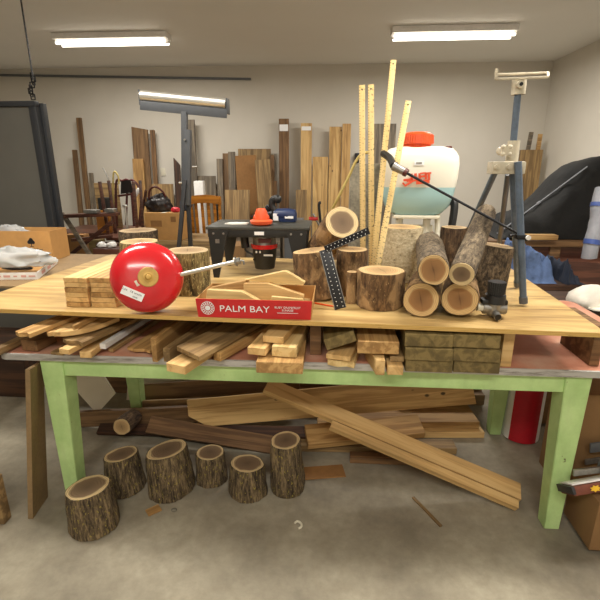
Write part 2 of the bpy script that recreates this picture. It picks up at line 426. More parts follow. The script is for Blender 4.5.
def log(name, label, a, b, r0, r1, bark, end, seed=0, group=None, tilt=(0, 0), tilt0=(0, 0), rough=.05, ridge=.03, seg=56, wob=1.0, zmin=None):
    """log from a to b: own mesh = wood core with the sawn ends, child = bark"""
    a = Vector(a); b = Vector(b); L = (b-a).length
    R = align(b-a); M4 = Matrix.Translation(a) @ R.to_4x4()
    def rad(th, z, s):
        q = Vector((cos(th)*1.2+seed*3.1, sin(th)*1.2, z/L*.8+seed))
        v = 1+wob*(.1*fbm(q, 2)+.05*sin(2*th+seed*1.7))
        if s:
            v += rough*fbm(Vector((cos(th)*5+seed, sin(th)*5, z*9)), 3)+ridge*abs(fbm(Vector((cos(th)*11, sin(th)*11+seed, z*6)), 3))
        return v*(r0+(r1-r0)*z/L)
    nz = 16
    core = bmesh.new(); rings = []
    def zz(i, x, y):
        t = i/nz; z = L*t
        return z+(x*tilt[0]+y*tilt[1])*t+(x*tilt0[0]+y*tilt0[1])*(1-t)
    for i in range(nz+1):
        rg = []
        for k in range(seg):
            th = 2*pi*k/seg; r = rad(th, L*i/nz, False)*.95
            x, y = r*cos(th), r*sin(th); rg.append(core.verts.new((x, y, zz(i, x, y))))
        rings.append(rg)
    for p, q in zip(rings, rings[1:]):
        for k in range(seg): core.faces.new((p[k], p[(k+1) % seg], q[(k+1) % seg], q[k]))
    core.faces.new(rings[0][::-1]); core.faces.new(rings[-1])
    Mi = M4.inverted()
    def rest(bm):
        if zmin is None: return
        for v in bm.verts:
            p = M4 @ v.co
            if p.z < zmin: p.z = zmin; v.co = Mi @ p
    rest(core)
    mb = MB(); mb.b.free(); mb.b = core
    o = mb.build(name, end, None, M4)
    tag(o, label, 'log', group)
    bm = bmesh.new(); rings = []
    nb = 22
    rows = [(-1, 0)] + [(j, 1) for j in range(nb+1)] + [(nb+1, 0)]
    for j, outer in rows:
        jj = min(max(j, 0), nb); t = jj/nb*(1-.012)+.006
        rg = []
        for k in range(seg):
            th = 2*pi*k/seg
            if outer:
                r = rad(th, L*t, True)*1.0
                if j in (0, nb): r *= .985
                r = max(r, rad(th, L*t, False)*.955)
            else: r = rad(th, L*t, False)*.94
            x, y = r*cos(th), r*sin(th); rg.append(bm.verts.new((x, y, zz(t*nz, x, y))))
        rings.append(rg)
    for p, q in zip(rings, rings[1:]):
        for k in range(seg): bm.faces.new((p[k], p[(k+1) % seg], q[(k+1) % seg], q[k]))
    for k in range(seg): bm.faces.new((rings[-1][k], rings[-1][(k+1) % seg], rings[0][(k+1) % seg], rings[0][k]))
    rest(bm)
    mb = MB(); mb.b.free(); mb.b = bm
    c = mb.build('bark', bark, None, Matrix.Identity(4), smooth=True); c.parent = o
    return o
def standing(name, label, cx, ybot, rx, ytop, z0, bark, end, seed, group=None, lean=(0, 0), r1=1.0, **k):
    P = pz(cx, ybot, z0); r = rx*dep(P)/F
    h = Vector((P.x, P.y, 0)).normalized(); C = P+h*r; r = rx*dep(C)/F; C = P+h*r
    ry = ray(cx, ytop); t = C.y/ry.y; zt = CH+ry.z*t
    T = Vector((C.x+lean[0], C.y+lean[1], zt))
    k.setdefault('wob', .6); return log(name, label, C+ZV*.001, T, r, r*r1, bark, end, seed, group, zmin=z0+.001, **k)
def text(body, size, mat, parent, loc, rot, name='lettering', ext=.0006, sx=1, align_x='CENTER'):
    cu = bpy.data.curves.new(name, 'FONT'); cu.body = body; cu.size = size; cu.extrude = ext; cu.align_x = align_x; cu.align_y = 'CENTER'
    cu.resolution_u = 3; cu.materials.append(M[mat]); o = bpy.data.objects.new(name, cu); COL.objects.link(o)
    m = Matrix.Translation(Vector(loc)) @ rot.to_4x4() @ Matrix.Diagonal((sx, 1, 1, 1))
    bpy.context.view_layer.update()
    me = bpy.data.meshes.new_from_object(o.evaluated_get(bpy.context.evaluated_depsgraph_get()))
    bpy.data.objects.remove(o); o = bpy.data.objects.new(name, me); COL.objects.link(o)
    if parent: o.parent = parent; o.matrix_basis = m
    else: o.matrix_world = m
    return o
def adopt(o, root):                      # o was built in place; hang it under root without moving it
    o.parent = root; o.matrix_parent_inverse = root.matrix_world.inverted(); return o
RX90 = Matrix.Rotation(pi/2, 3, 'X')     # text and plates that stand upright and face -y
I3 = Matrix.Identity(3)
RZ = Matrix.Rotation(-A, 4, 'Z')
# ================================================================== THE SETTING
D1, D0 = 7.0, -1.6; LX0 = -5.2
corner = pd(541, 150, D1); RX = lat(corner); HC = 2.95
def slab(name, l0, l1, d0, d1, z0, z1, mat):
    mb = MB(); mb.box(((l0+l1)/2, (d0+d1)/2, (z0+z1)/2), (l1-l0, d1-d0, z1-z0))
    return struct(mb.build(name, mat, None, RZ))
slab('floor', LX0-.1, RX+.1, D0-.1, D1+.1, -.1, 0, 'floor')
slab('ceiling', LX0-.1, RX+.1, D0-.1, D1+.1, HC, HC+.1, 'ceiling')
slab('wall_back', LX0-.1, RX+.1, D1, D1+.1, 0, HC, 'wall')
slab('wall_right', RX, RX+.1, D0-.1, D1, 0, HC, 'wall')
slab('wall_left', LX0-.1, LX0, D0-.1, D1, 0, HC, 'wall')
slab('wall_front', LX0, RX, D0-.1, D0, 0, HC, 'wall')
# fluorescent fittings
def fitting(l, D, label):
    r = empty('ceiling_light', W(l, D, HC-.0015), label, 'light', 'fluorescent ceiling fittings')
    m = MB(); m.box((0, 0, -.03), (1.25, .2, .06), bev=.008); m.box((0, 0, -.075), (1.25, .07, .03)); m.build('housing', 'white', r)
    for y in (-.06, .06):
        t = MB(); t.cyl((-.6, y, -.09), (.6, y, -.09), .014, seg=12); t.build('tube', 'tube', r)
    return r
for l, D, lab in ((-2.4, 5.3, 'fluorescent fitting on the ceiling above the back of the room, left one'), (1.2, 5.3, 'fluorescent fitting on the ceiling above the back of the room, right one'),
                  (-1.5, 2.0, 'fluorescent fitting above the front left of the bench'), (1.2, 2.0, 'fluorescent fitting above the front right of the bench'),
                  ):
    fitting(l, D, lab)
def lamp(l, D, z, sx, sy, e, c=(1, .955, .87)):
    d = bpy.data.lights.new('ceiling_or_fill_lamp', 'AREA'); d.shape = 'RECTANGLE'; d.size = sx; d.size_y = sy; d.energy = e; d.color = c
    o = bpy.data.objects.new('ceiling_or_fill_lamp', d); COL.objects.link(o); o.location = W(l, D, z); o.rotation_euler = (0, 0, -A); return o
lamp(-2.4, 5.3, HC-.12, 1.3, .3, 54); lamp(1.2, 5.3, HC-.12, 1.3, .3, 54)
lamp(-1.5, 2.0, HC-.12, 1.3, .3, 52); lamp(1.2, 2.0, HC-.12, 1.3, .3, 52)
lamp(0, -.7, HC-.12, 2.4, .4, 75)  # added fill light behind the camera, without a fitting, to brighten front faces
w = bpy.data.worlds.new('world'); SC.world = w; w.use_nodes = True
w.node_tree.nodes['Background'].inputs[0].default_value = (.5, .48, .45, 1); w.node_tree.nodes['Background'].inputs[1].default_value = .3
# conduit, outlet, hanging chain
P = pd(-5, 75, D1-.03); Q = pd(251, 79, D1-.03)
mb = MB(); mb.bar(P, Q, .03, .03, ZV, bev=.006); tag(mb.build('wall_rail', 'darksteel'), 'long thin grey rail running high along the back wall', 'rail')
mb = MB(); c = pd(163, 172, D1-.008); mb.box((0, 0, 0), (.07, .012, .11), bev=.004); o = mb.build('outlet_plate', 'creampl', None, Matrix.Translation(c) @ RZ)
tag(o, 'small cream outlet plate on the back wall', 'outlet')
mb = MB()
for i in range(8):
    c = pd(32+1.5*sin(i), 76+i*3, 3.75); R = align(ZV, UV if i % 2 else DV)
    for s_ in (-1, 1): mb.bar(c+R.col[0]*.016*s_-ZV*.02, c+R.col[0]*.016*s_+ZV*.02, .007, .007)
    mb.bar(c-R.col[0]*.016-ZV*.02, c+R.col[0]*.016-ZV*.02, .007, .007); mb.bar(c-R.col[0]*.016+ZV*.02, c+R.col[0]*.016+ZV*.02, .007, .007)
P = pd(33, 78, 3.75); mb.cyl(P, Vector((P.x, P.y, HC-.002)), .006, seg=6)
tag(mb.build('hanging_chain', 'blackm'), 'dark chain hanging down to the top of the grey board', 'chain')
# ================================================================== THE BENCH
TZ = .805
FL = pz(40, 354.5, TZ); FRr = pz(600, 371.5, TZ)
ta = atan2(FRr.y-FL.y, FRr.x-FL.x)
tu = Vector((cos(ta), sin(ta), 0)); td = Vector((-sin(ta), cos(ta), 0))
def pp(x, y, off):                       # point seen at x,y on the upright plane lying off behind the table's front edge
    r = ray(x, y); o = Vector((0, 0, CH)); return o + r*(((FL-o).dot(td)+off)/r.dot(td))
LE = pp(3, 352, .05)
l_left = (LE-FL).dot(tu)
TL = 2.95; TD = 1.02
tO = FL + tu*l_left; tO.z = 0
TM = Matrix.Translation(tO) @ Matrix.Rotation(ta, 4, 'Z')
bench = bpy.data.objects.new('work_table', None); COL.objects.link(bench); bench.matrix_world = TM
tag(bench, 'green painted work table with metal edged red-brown top', 'table')
def rr(w, d, r, n=6):
    pts = []
    for cx, cy, a0 in ((w-r, r, -90), (w-r, d-r, 0), (r, d-r, 90), (r, r, 180)):
        for k in range(n+1):
            a = radians(a0+90*k/n); pts.append((cx+r*cos(a), cy+r*sin(a)))
    return pts
mb = MB(); mb.prism(rr(TL-.008, TD-.008, .05), .03, Matrix.Translation((.004, .004, TZ-.031))); mb.build('tabletop', 'laminate', bench)
mb = MB(); o_ = rr(TL, TD, .055); i_ = rr(TL-.01, TD-.01, .05)
lo = [mb.b.verts.new((x, y, TZ-.03)) for x, y in o_]; md = [mb.b.verts.new((x+(-.0 if 0 else 0), y, TZ-.002)) for x, y in o_]; hi = [mb.b.verts.new((x+.005, y+.005, TZ+.001)) for x, y in i_]; li = [mb.b.verts.new((x+.005, y+.005, TZ-.032)) for x, y in i_]
n = len(lo)
for p, q in ((lo, md), (md, hi), (li, lo), (hi, li)):
    for k in range(n): mb.b.faces.new((p[k], p[(k+1) % n], q[(k+1) % n], q[k]))
mb.build('metal_edging', 'rim', bench)
# legs: measured from the feet and the outer corners under the rim
def tl(P): v = P-tO; return v.dot(tu), v.dot(td)
AY = .03; APH = .082
x0 = tl(pp(40, 366, AY-.012))[0]; x1 = tl(pp(592, 384, AY-.012))[0]
mb = MB(); mb.box(((x0+x1)/2, AY+.02, TZ-.032-APH/2), (x1-x0, .04, APH), bev=.004)
mb.build('apron', 'green', bench)
mb = MB(); mb.box(((x0+x1)/2, .82, TZ-.032-APH/2), (x1-x0, .04, APH), bev=.004); mb.build('apron', 'green', bench)
for xx in (x0+.02, x1-.02):
    mb = MB(); mb.box((xx, (AY+.82)/2, TZ-.032-APH/2), (.04, .82-AY-.05, APH), bev=.004); mb.build('apron', 'green', bench)
for xx, sx in ((x0, 1), (x1, -1)):
    for yy, sy in ((AY-.012, 1), (.84, -1)):
        mb = MB(); t_, b_ = .105, .068
        top = [(0, 0), (t_*sx, 0), (t_*sx, t_*sy), (0, t_*sy)]; bot = [(.012*sx, 0), ((.012+b_)*sx, 0), ((.012+b_)*sx, b_*sy), (.012*sx, b_*sy)]
        T = [mb.b.verts.new((xx+x, yy+y, TZ-.033)) for x, y in top]; B = [mb.b.verts.new((xx+x, yy+y, .0015)) for x, y in bot]
        mb.b.faces.new(T); mb.b.faces.new(B[::-1])
        for i in range(4): mb.b.faces.new((B[i], B[(i+1) % 4], T[(i+1) % 4], T[i]))
        bmesh.ops.bevel(mb.b, geom=list(mb.b.edges), offset=.004, segments=1, affect='EDGES')
        mb.build('leg', 'green', bench)
# ================================================================== PLYWOOD SHEETS ON BLOCKS
PZ = 1.0; PT = .018
a0 = pz(0, 309, PZ); a1 = pz(598, 333, PZ); pa = atan2(a1.y-a0.y, a1.x-a0.x)
pu = Vector((cos(pa), sin(pa), 0)); pv = Vector((-sin(pa), cos(pa), 0))
rr_ = (pz(552, 296, PZ)-a0).dot(pu); ll_ = (pz(56, 273, PZ)-a0).dot(pu)-.22
dd = 1.24
pO = a0+pu*ll_; PW = rr_-ll_
PM = Matrix.Translation(Vector((pO.x, pO.y, 0))) @ Matrix.Rotation(pa, 4, 'Z')
mb = MB()
# the sheet's left edge runs slantwise, as cut
xl0 = (pz(0, 292, PZ)-pO).dot(pu); yl0 = (pz(0, 292, PZ)-pO).dot(pv); xl1 = (pz(112, 254, PZ)-pO).dot(pu); yl1 = (pz(112, 254, PZ)-pO).dot(pv)
xf = xl0-(xl1-xl0)*yl0/(yl1-yl0); xb = xl0+(xl1-xl0)*(dd-yl0)/(yl1-yl0)
outl = [(xf, 0), (PW, 0), (PW, dd), (xb, dd)]
mb.prism(outl, PT, Matrix.Translation((0, 0, PZ-PT)))
mb.b.normal_update()
for f in mb.b.faces: f.material_index = 0 if abs(f.normal.z) > .5 else 1
top = mb.build('plywood_sheet', ['ply', 'plyedge'], None, PM)
tag(top, 'large yellow plywood sheet raised on blocks above the green table', 'plywood')
# darker sheet under it, reaching out to the back left
LZ = PZ-PT-.001
mb = MB(); q0 = pz(-30, 300, LZ); q1 = pz(60, 253, LZ); q2 = pz(190, 250, LZ)
c0 = pO+pu*(xf-.55)+pv*.42; 
pts = [c0, pO+pu*(xf+.75)+pv*.42, pO+pu*(xf+.75)+pv*(dd+.08), pO+pu*(xf-.55)+pv*(dd+.08)]
mb.prism([(p.x, p.y) for p in pts], .012, Matrix.Translation((0, 0, LZ-.012)))
tag(mb.build('fibreboard_sheet', 'mdf'), 'greyish brown sheet under the back left corner of the plywood', 'board')
# blocks between the table and the sheet
def block(xl, xr, D_off, mat, label, L=.9, z1=None, lean=0):
    y = 0.02+D_off
    xa = tl(pp(xl, 345, y))[0]; xb_ = tl(pp(xr, 345, y))[0]; h = (z1 or (PZ-PT))-TZ-.0025
    mb = MB(); mb.box(((xa+xb_)/2, y+L/2, TZ+.0012+h/2), (xb_-xa, L, h), bev=.002)
    return tag(mb.build('support_block', mat, None, TM), label, 'wood block', 'blocks holding up the plywood sheet')
block(98, 124, .30, 'oldpine', 'dusty wood block under the plywood, left of the long white stick', .1)
block(310, 321, .06, 'brownwood', 'brown wood block under the plywood, right of the pale square-ended offcuts', .2)
block(503, 514, -.005, 'pine', 'light yellow wood block under the plywood beside the treated boards', .12)
block(593, 603, .03, 'brownwood', 'thick brown plank on edge under the right end of the plywood', .25)
# ================================================================== LUMBER UNDER THE SHEET
def rough_end(L, w):
    return [(.0, -w/2), (.012, -w*.2), (-.004, w*.1), (.008, w/2), (L, w/2), (L, -w/2)]
def point_r(L, w):   # pointed towards the front, point at the right (negative y)
    return [(0, -w*.30), (0, -w/2+.002), (L, -w/2), (L, w/2), (.16, w/2), (0, w*.02)]
def taper(L, w): return [(0, -w*.2), (0, w*.2), (.22, w/2), (L, w/2), (L, -w/2), (.22, -w/2)]
def rounded(L, w): return [(.10*(1-cos(radians(a)))+.0, w/2*sin(radians(a))) for a in range(-90, 1, 10)][::1] + [(0.0, w*.2), (.02, w/2), (L, w/2), (L, -w/2)]
def roundr(L, w):
    pts = []
    for a in range(0, 91, 10):      # rounded corner at the right front
        pts.append((.17*(1-cos(radians(a))), w/2-w*sin(radians(a))))
    return pts+[(L, -w/2), (L, w/2)]
def ub(name, label, p0, p1, dz, w, t, mat, L=.6, group=None, out=None, up=ZV, skew=0, cat='wood'):
    z = TZ+.002+dz
    a = pz(*p0, z); b = pz(*p1, z)
    return board(name, label, cat, a, b, w, t, mat, up, group, out, L, skew=skew)
G = 'offcuts stored under the plywood sheet'
ub('board', 'short pine board sticking out at the far left, uppermost of the left pile', (22, 337), (60, 322), .112, .085, .018, 'kiln', .30, G, rough_end)
ub('board', 'thin pine slat lying under the uppermost left board, beside the rounded one', (52, 338), (88, 323), .090, .05, .018, 'pine', .26, G, rough_end)
ub('board', 'narrow split pine strip behind the left pile of boards', (70, 330), (92, 319), .128, .025, .02, 'kiln', .4, G, taper)
ub('board', 'wide pine board with a rounded end on top of the left pile', (62, 338), (104, 322), .100, .115, .02, 'pine', .26, G, roundr)
ub('board', 'dusty pine board right below the round-ended one', (72, 345), (108, 329), .070, .115, .018, 'oldpine', .5, G, rough_end)
ub('board', 'pine slat at the far left edge of the table, half out of the picture', (-3, 355), (28, 340), .004, .035, .03, 'oldpine', .4, G)
ub('stick', 'light square stick, left one of the two in front of the left pile', (68, 357), (100, 340), .022, .05, .022, 'pine', .5, G)
ub('stick', 'light square stick, right one of the two in front of the left pile', (86, 358), (112, 337), .014, .05, .028, 'pine', .25, G)
ub('wood_block', 'small brown wood block lying in the left end of the gap', (30, 351), (44, 344), .002, .08, .05, 'brownwood', .12, G)
ub('wood_block', 'flat weathered scrap lying on the laminate near the left end', (57, 355), (66, 350), .0, .06, .012, 'oldpine', .1, G)
ub('white_stick', 'long white painted stick lying slantwise under the plywood', (102, 349), (146, 321), .026, .028, .024, 'white', .62, None)
ub('stick', 'thin brown stick lying right along the white one', (111, 352), (150, 327), .002, .022, .016, 'oldpine', .55, G)
ub('board', 'wide thin dusty board with a ragged end, right of the white stick', (138, 352), (180, 326), .010, .12, .014, 'kiln', .6, G, rough_end)
ub('board', 'pine board standing on edge, its flat end facing forward', (155, 362), (184, 338), .0, .022, .105, 'kiln', .45, G)
ub('board', 'dusty pine board standing on edge behind the widest board', (167, 362), (196, 341), .006, .03, .06, 'oldpine', .5, G)
ub('board', 'wide dusty pine board with a slanted end on top of the yellow one', (188, 356), (246, 325), .062, .15, .02, 'oldpine', .55, G, None, skew=-.02)
ub('board', 'thick light board whose end hangs over the metal edge', (176, 373), (216, 347), .002, .09, .036, 'pine', .55, G, cat='wood')
ub('wooden_stake', 'pine stake with a cut point sticking out near the middle left', (214, 360), (262, 333), .014, .075, .04, 'kiln', .55, G, point_r)
G2 = 'short pale offcuts stacked left of the brown support block'
ub('offcut', 'small pale board end, topmost of the stack left of the brown support block', (273, 343), (283, 332), .098, .088, .028, 'pine', .3, G2)
ub('offcut', 'small pale board end just below the topmost, sticking out left', (261.5, 355), (269, 346), .062, .075, .030, 'pine', .3, G2)
ub('offcut', 'thick pale square-ended offcut at the right of the small stack', (284, 357), (290, 346), .052, .10, .044, 'pine_pale', .35, G2)
ub('offcut', 'wide thick board end at the bottom of the small pale stack', (276, 372), (279, 361), .001, .185, .048, 'kiln', .4, G2)
G3 = 'offcuts piled right of the brown support block'
upt = (ZV*cos(radians(20))-tu*sin(radians(20)))
ub('treated_offcut', 'dark greenish board tilted on two pale scraps', (338.5, 349), (337.5, 340), .070, .128, .048, 'treated', .4, G3, up=upt)
ub('offcut', 'thin pale scrap directly under the dark tilted board', (338, 360), (344, 350), .034, .10, .020, 'pine', .3, G3)
ub('offcut', 'ragged pale scrap lying lowest under the dark tilted board', (342, 367), (346, 357), .002, .112, .026, 'pine_pale', .3, G3, rough_end)
ub('offcut', 'thick wide pine block end right of the dark tilted board', (378, 354), (375.5, 344), .074, .162, .052, 'kiln', .4, G3)
ub('offcut', 'pale split piece under the thick block, pointing forward', (376, 375), (374, 362), .0, .07, .062, 'pine', .35, G3, point_r)
ub('offcut', 'short square pale piece right of the split one, lowest right in the pile', (395, 375), (392, 364), .0, .062, .036, 'pine', .3, G3)
ub('offcut', 'small dark flat scrap on the square pale piece', (398, 362), (395.5, 354), .038, .055, .022, 'oldpine', .25, G3)
G4 = 'treated boards stacked in two columns under the plywood'
for ci, (cx, cw) in enumerate(((430.5, .184), (478, .178))):
    for k in range(3):
        lab = '%s dark treated board of the %s column next to the yellow support block' % (('lowest', 'middle', 'topmost')[k], ('left', 'right')[ci])
        ub('treated_board', lab, (cx-2, 373+(1 if ci == 1 else 0)-k*13+(-.8, .9, 0)[k]), (cx-2+(345-cx)*.062, 360-k*12), k*.055, cw, .052, 'treated', .6, G4)
# ================================================================== STACK OF THIN BOARDS ON THE SHEET
G5 = 'thin pine boards stacked in two columns on the plywood'
names = ('lowest', 'second lowest', 'third from below', 'third from the top', 'second from the top', 'topmost')
for ci, (xa, xb2, yb) in enumerate(((66, 91.3, 307), (91.7, 118.5, 307))):
    for k in range(6):
        z = PZ+.0005+k*.0222
        a = pz((xa+xb2)/2, yb, PZ); w_ = (xb2-xa)*dep(a)/F*.99
        a = Vector((a.x, a.y, z))+pu*rnd.uniform(-.003, .003)+pv*(rnd.uniform(-.002, .003)+(-.008 if ci and k < 2 else 0)); 
        board('pine_board', '%s thin board, %s column of the pine stack beside the red bell' % (names[k], ('left', 'right')[ci]), 'wood',
              a, a+pv, w_*(1-.02*rnd.random())-(.004 if k else 0), .0204, 'pine' if (k+ci) % 3 else 'kiln', ZV, G5, None, .46)
# ================================================================== RED BELL
bc = None
D_ = .63/(tan(radians(13.4))+.0856)
bc = pz(147.5, 275, PZ+.166); rb = 36*dep(bc)/F
bc = Vector((bc.x, bc.y, PZ+rb*1.0+.002))
view = (bc-Vector((0, 0, CH))).normalized(); ax = Vector((-view.x+.035, -view.y, -view.z+.02)).normalized()
R = align(ax, UV); bell = empty('alarm_bell', bc-ZV*rb, 'large round glossy red metal bell with a brass centre plate', 'bell', rot=I3)
B4 = Matrix.Translation(ZV*rb) @ R.to_4x4()
prof = [(rb*.55, -.068), (rb*.93, -.064), (rb*.985, -.052), (rb, -.03), (rb*.985, -.008), (rb*.93, .012), (rb*.82, .028), (rb*.76, .034), (rb*.7, .0385), (rb*.5, .048), (rb*.3, .053), (0, .055)]
mb = MB(); mb.lathe(prof, B4, 72); mb.lathe([(0, -.068), (rb*.55, -.068)], B4, 72); mb.build('gong', 'red', bell, angle=50)
mb = MB(); mb.lathe([(rb*.27, .045), (rb*.27, .0565), (rb*.255, .0585), (0, .0590)], B4, 40); mb.cyl(B4 @ Vector((.015, 0, .058)), B4 @ Vector((.015, 0, .0585)), .01, seg=12); pl = mb.build('centre_plate', 'gold', bell)
pl['label'] = 'round brass centre plate'
mb = MB(); mb.lathe([(.018, .0588), (.020, .062), (.014, .0635), (.012, .062), (.008, .066), (0, .067)], B4, 20); s1 = mb.build('screw', 'gold', bell)
def onbell(dx, dy, dz, ang): return B4 @ Matrix.Translation((dx, dy, dz)) @ Matrix.Rotation(ang, 4, 'Z')
mb = MB(); mb.box((0, 0, .001), (.088, .034, .0012)); lb = mb.build('label_sticker', 'paper', bell, onbell(-.058, -.068, .0445, radians(-22)) @ Matrix.Rotation(radians(9), 4, 'X') @ Matrix.Rotation(radians(-7), 4, 'Y'))
for k, (yy, x_, tx) in enumerate(((.006, -.004, 'Lot.  16 wwm'), (-.009, .014, 'mw'))):
    text(tx, .014, 'darksteel', bell, (onbell(-.058, -.068, .0462, radians(-22)) @ Vector((x_, yy, .002))), (onbell(0, 0, 0, radians(-22)).to_3x3() @ Matrix.Rotation(radians(9), 3, 'X') @ Matrix.Rotation(radians(-7), 3, 'Y')), 'writing', .0003)
mb = MB(); mb.box((0, 0, 0), (.012, .024, .002), bev=.0006); mb.build('small_tag', 'creampl', bell, onbell(-.042, -.026, .0515, radians(28)) @ Matrix.Rotation(radians(-4), 4, 'Y'))
# its long bolt
ra = pz(180, 276, bc.z-.005); ra = bc+Vector((rb*.55, .03, -.0)); 
e1 = pd(238, 262.5, dis(bc)+.04); e0 = pd(168, 279, dis(bc)+.045)
mb = MB(); mb.cyl(e0, e1, .0085, seg=14)
d_ = (e1-e0).normalized()
rod = adopt(mb.build('rod', 'chrome'), bell)
mb = MB(); mb.cyl(e1-d_*.012, e1-d_*.007, .020, seg=18); mb.cyl(e1-d_*.007, e1+d_*.009, .0145, seg=6); mb.tube([e1+d_*.01, e1+d_*.022-ZV*.004, e1+d_*.026-ZV*.02], .004)
adopt(mb.build('nut', 'steel'), bell)
# ================================================================== CARDBOARD TRAY WITH WEDGES
p0 = pz(198.5, 317, PZ); p1 = pz(310.5, 320, PZ)
tw = (p1-p0).length; ang = atan2(p1.y-p0.y, p1.x-p0.x)
TR = Matrix.Translation(Vector((p0.x, p0.y, PZ+.0005))) @ Matrix.Rotation(ang, 4, 'Z')
tray = bpy.data.objects.new('cardboard_tray', None); COL.objects.link(tray); tray.matrix_world = TR
tag(tray, 'red printed cardboard tray holding pale wood wedges', 'box')
th = .080; tdp = .24; fl = .006
def quad_panel(pts, t, mat, name, parent):
    mb = MB(); P = [Vector(p) for p in pts]; nrm = (P[1]-P[0]).cross(P[3]-P[0]).normalized()*t
    lo = [mb.b.verts.new(p) for p in P]; hi = [mb.b.verts.new(p+nrm) for p in P]
    mb.b.faces.new(lo); mb.b.faces.new(hi[::-1])
    for i in range(4): mb.b.faces.new((lo[i], lo[(i+1) % 4], hi[(i+1) % 4], hi[i]))
    return mb.build(name, mat, parent)
quad_panel([(0, 0, 0), (tw, 0, 0), (tw+fl, -fl, th), (-fl, -fl, th)], -.003, ['redcard'], 'front_panel', tray)
quad_panel([(.001, .0035, 0), (tw-.001, .0035, 0), (tw+fl-.001, .0035-fl, th), (-fl+.001, .0035-fl, th)], -.002, 'kraft', 'lining', tray)
quad_panel([(0, 0.002, 0), (-fl, 0.002-fl, th), (-fl, tdp, th), (0, tdp, 0)], -.003, 'kraft', 'side_panel', tray)
quad_panel([(tw, 0.002, 0), (tw+fl, 0.002-fl, th), (tw+fl, tdp, th), (tw, tdp, 0)], -.003, 'kraft', 'side_panel', tray)
quad_panel([(0, tdp, 0), (tw, tdp, 0), (tw+fl, tdp, th), (-fl, tdp, th)], -.003, 'kraft', 'back_panel', tray)
mb = MB(); mb.box((tw/2, tdp/2, .0015), (tw, tdp-.008, .003)); mb.build('bottom', 'kraft', tray)
fr = Matrix.Rotation(pi/2+atan(fl/th), 3, 'X')
def onf(x, z): return Vector((x, -.0012-fl*z/th-.003, z))
px = tw/113.0
text('PALM BAY', .0385, 'paper', tray, onf(47.5*px, .040), fr, 'lettering', .0005, 1.18)
text('RUBY GRAPEFRUIT', .0125, 'paper', tray, onf(90.5*px, .051), fr, 'lettering', .0004, 1.0)
text('SUNRISE', .0125, 'paper', tray, onf(90.5*px, .039), fr, 'lettering', .0004, 1.0)
mb = MB(); mb.box((90.5*px, 0, 0), (.085, .002, .0016)); mb.build('printed_line', 'paper', tray, Matrix.Translation(onf(0, .028)))
mb = MB()
E4 = Matrix.Translation(onf(10.5*px, .042)) @ fr.to_4x4()
mb.lathe([(.011, 0), (.011, .0006), (0, .0006)], E4, 24)
for k in range(16):
    a = 2*pi*k/16; d2 = Vector((cos(a), sin(a), 0))
    mb.bar(E4 @ (d2*.014), E4 @ (d2*.026), .0035, .0008, E4.to_3x3() @ Vector((-sin(a), cos(a), 0)))
mb.lathe([(.0265, 0), (.0265, .0006), (.0285, .0006), (.0285, 0)], E4, 32)
mb.build('sun_emblem', 'paper', tray)
# wedges (each a prism outline laid flat or on its side)
def wedge(label, pts, t, a, b, up, mat='pine_pale'):
    M4 = frame_of(Vector(a), Vector(b), up)
    mb = MB(); mb.prism(pts, t); bmesh.ops.bevel(mb.b, geom=list(mb.b.edges), offset=.0015, segments=1, affect='EDGES')
    return tag(mb.build('wood_wedge', mat, None, TR @ M4), label, 'wood', 'pale wood wedges in the red tray')
U = Vector((0, -.75, .65)).normalized()
def long_wedge(L, w): return [(0, 0), (L*.62, 0), (L, w*.25), (L, w*.45), (L*.55, w), (0, w)]
VU = Vector((0, -1, .12))
wedge('pale wood wedge lying front left in the red tray', [(0, 0), (.25, 0), (.235, .012), (.15, .058), (.006, .060)], .045, (.028, .062, .046), (.28, .062, .042), VU)
wedge('longest pale wedge in the red tray, its broad side facing forward', [(0, 0), (.25, 0), (.255, .035), (.10, .080), (0, .074)], .045, (.175, .125, .044), (.43, .115, .040), VU, 'pine')
wedge('topmost thin wedge with a raised peak in the red tray', [(0, 0), (.255, -.016), (.262, -.004), (.185, .040), (.17, .042)], .05, (.170, .165, .124), (.43, .16, .124), VU)
wedge('wedge lying across the back left of the red tray', [(0, 0), (.17, 0), (.17, .058), (.0, .030)], .05, (.012, .185, .050), (.19, .19, .060), VU, 'kiln')
wedge('short wedge end showing low at the right of the red tray', [(0, 0), (.13, 0), (.13, .036), (0, .045)], .028, (.30, .052, .038), (.44, .052, .038), VU, 'pine_pale')
wedge('flat wedge at the bottom of the red tray', [(0, 0), (.42, 0), (.42, .15), (0, .15)], .034, (.03, .03, .0035), (.44, .03, .0035), ZV, 'pine')
# ================================================================== LOGS ON THE SHEET
GL = 'short logs on the plywood sheet'
standing('log', 'big pale-topped brown log standing front and centre on the plywood', 379, 312, 22, 270, PZ, 'bark_brown', 'end_pale', 1, GL, r1=1.02)
standing('log', 'brown log standing left of the black square, leaning slightly', 318, 302, 20, 250.5, PZ, 'bark_brown', 'end_pale', 2, GL, lean=(-.03, .01), r1=.97)
standing('log', 'brown log standing right of the black square, behind its blade', 351, 297, 15, 249, PZ, 'bark_brown', 'end_pale', 3, GL)
a = pd(342, 222, 2.13); b = pd(322, 249, 2.5)
log('log', 'log with a pale ringed end lying across two upright ones', b, a, .084, .080, 'bark_brown', 'end_dark', 4, GL, wob=.4)
standing('log', 'greenish barked log standing right behind the red bell', 191, 297, 20, 250, PZ, 'bark_green', 'end_grey', 5, GL, r1=1.05)
standing('log', 'pale-topped log hidden behind the top of the red bell', 143, 276, 19, 241, PZ, 'bark_green', 'end_pale', 6, GL)
standing('log', 'grey log farthest back behind the red bell, its bark showing', 142, 262, 18, 230, PZ, 'bark_rough', 'end_grey', 7, GL)
standing('log', 'cream-barked stump standing in front of the sprayer', 399, 285, 19, 227, PZ, 'bark_cream', 'end_pale', 8, GL)
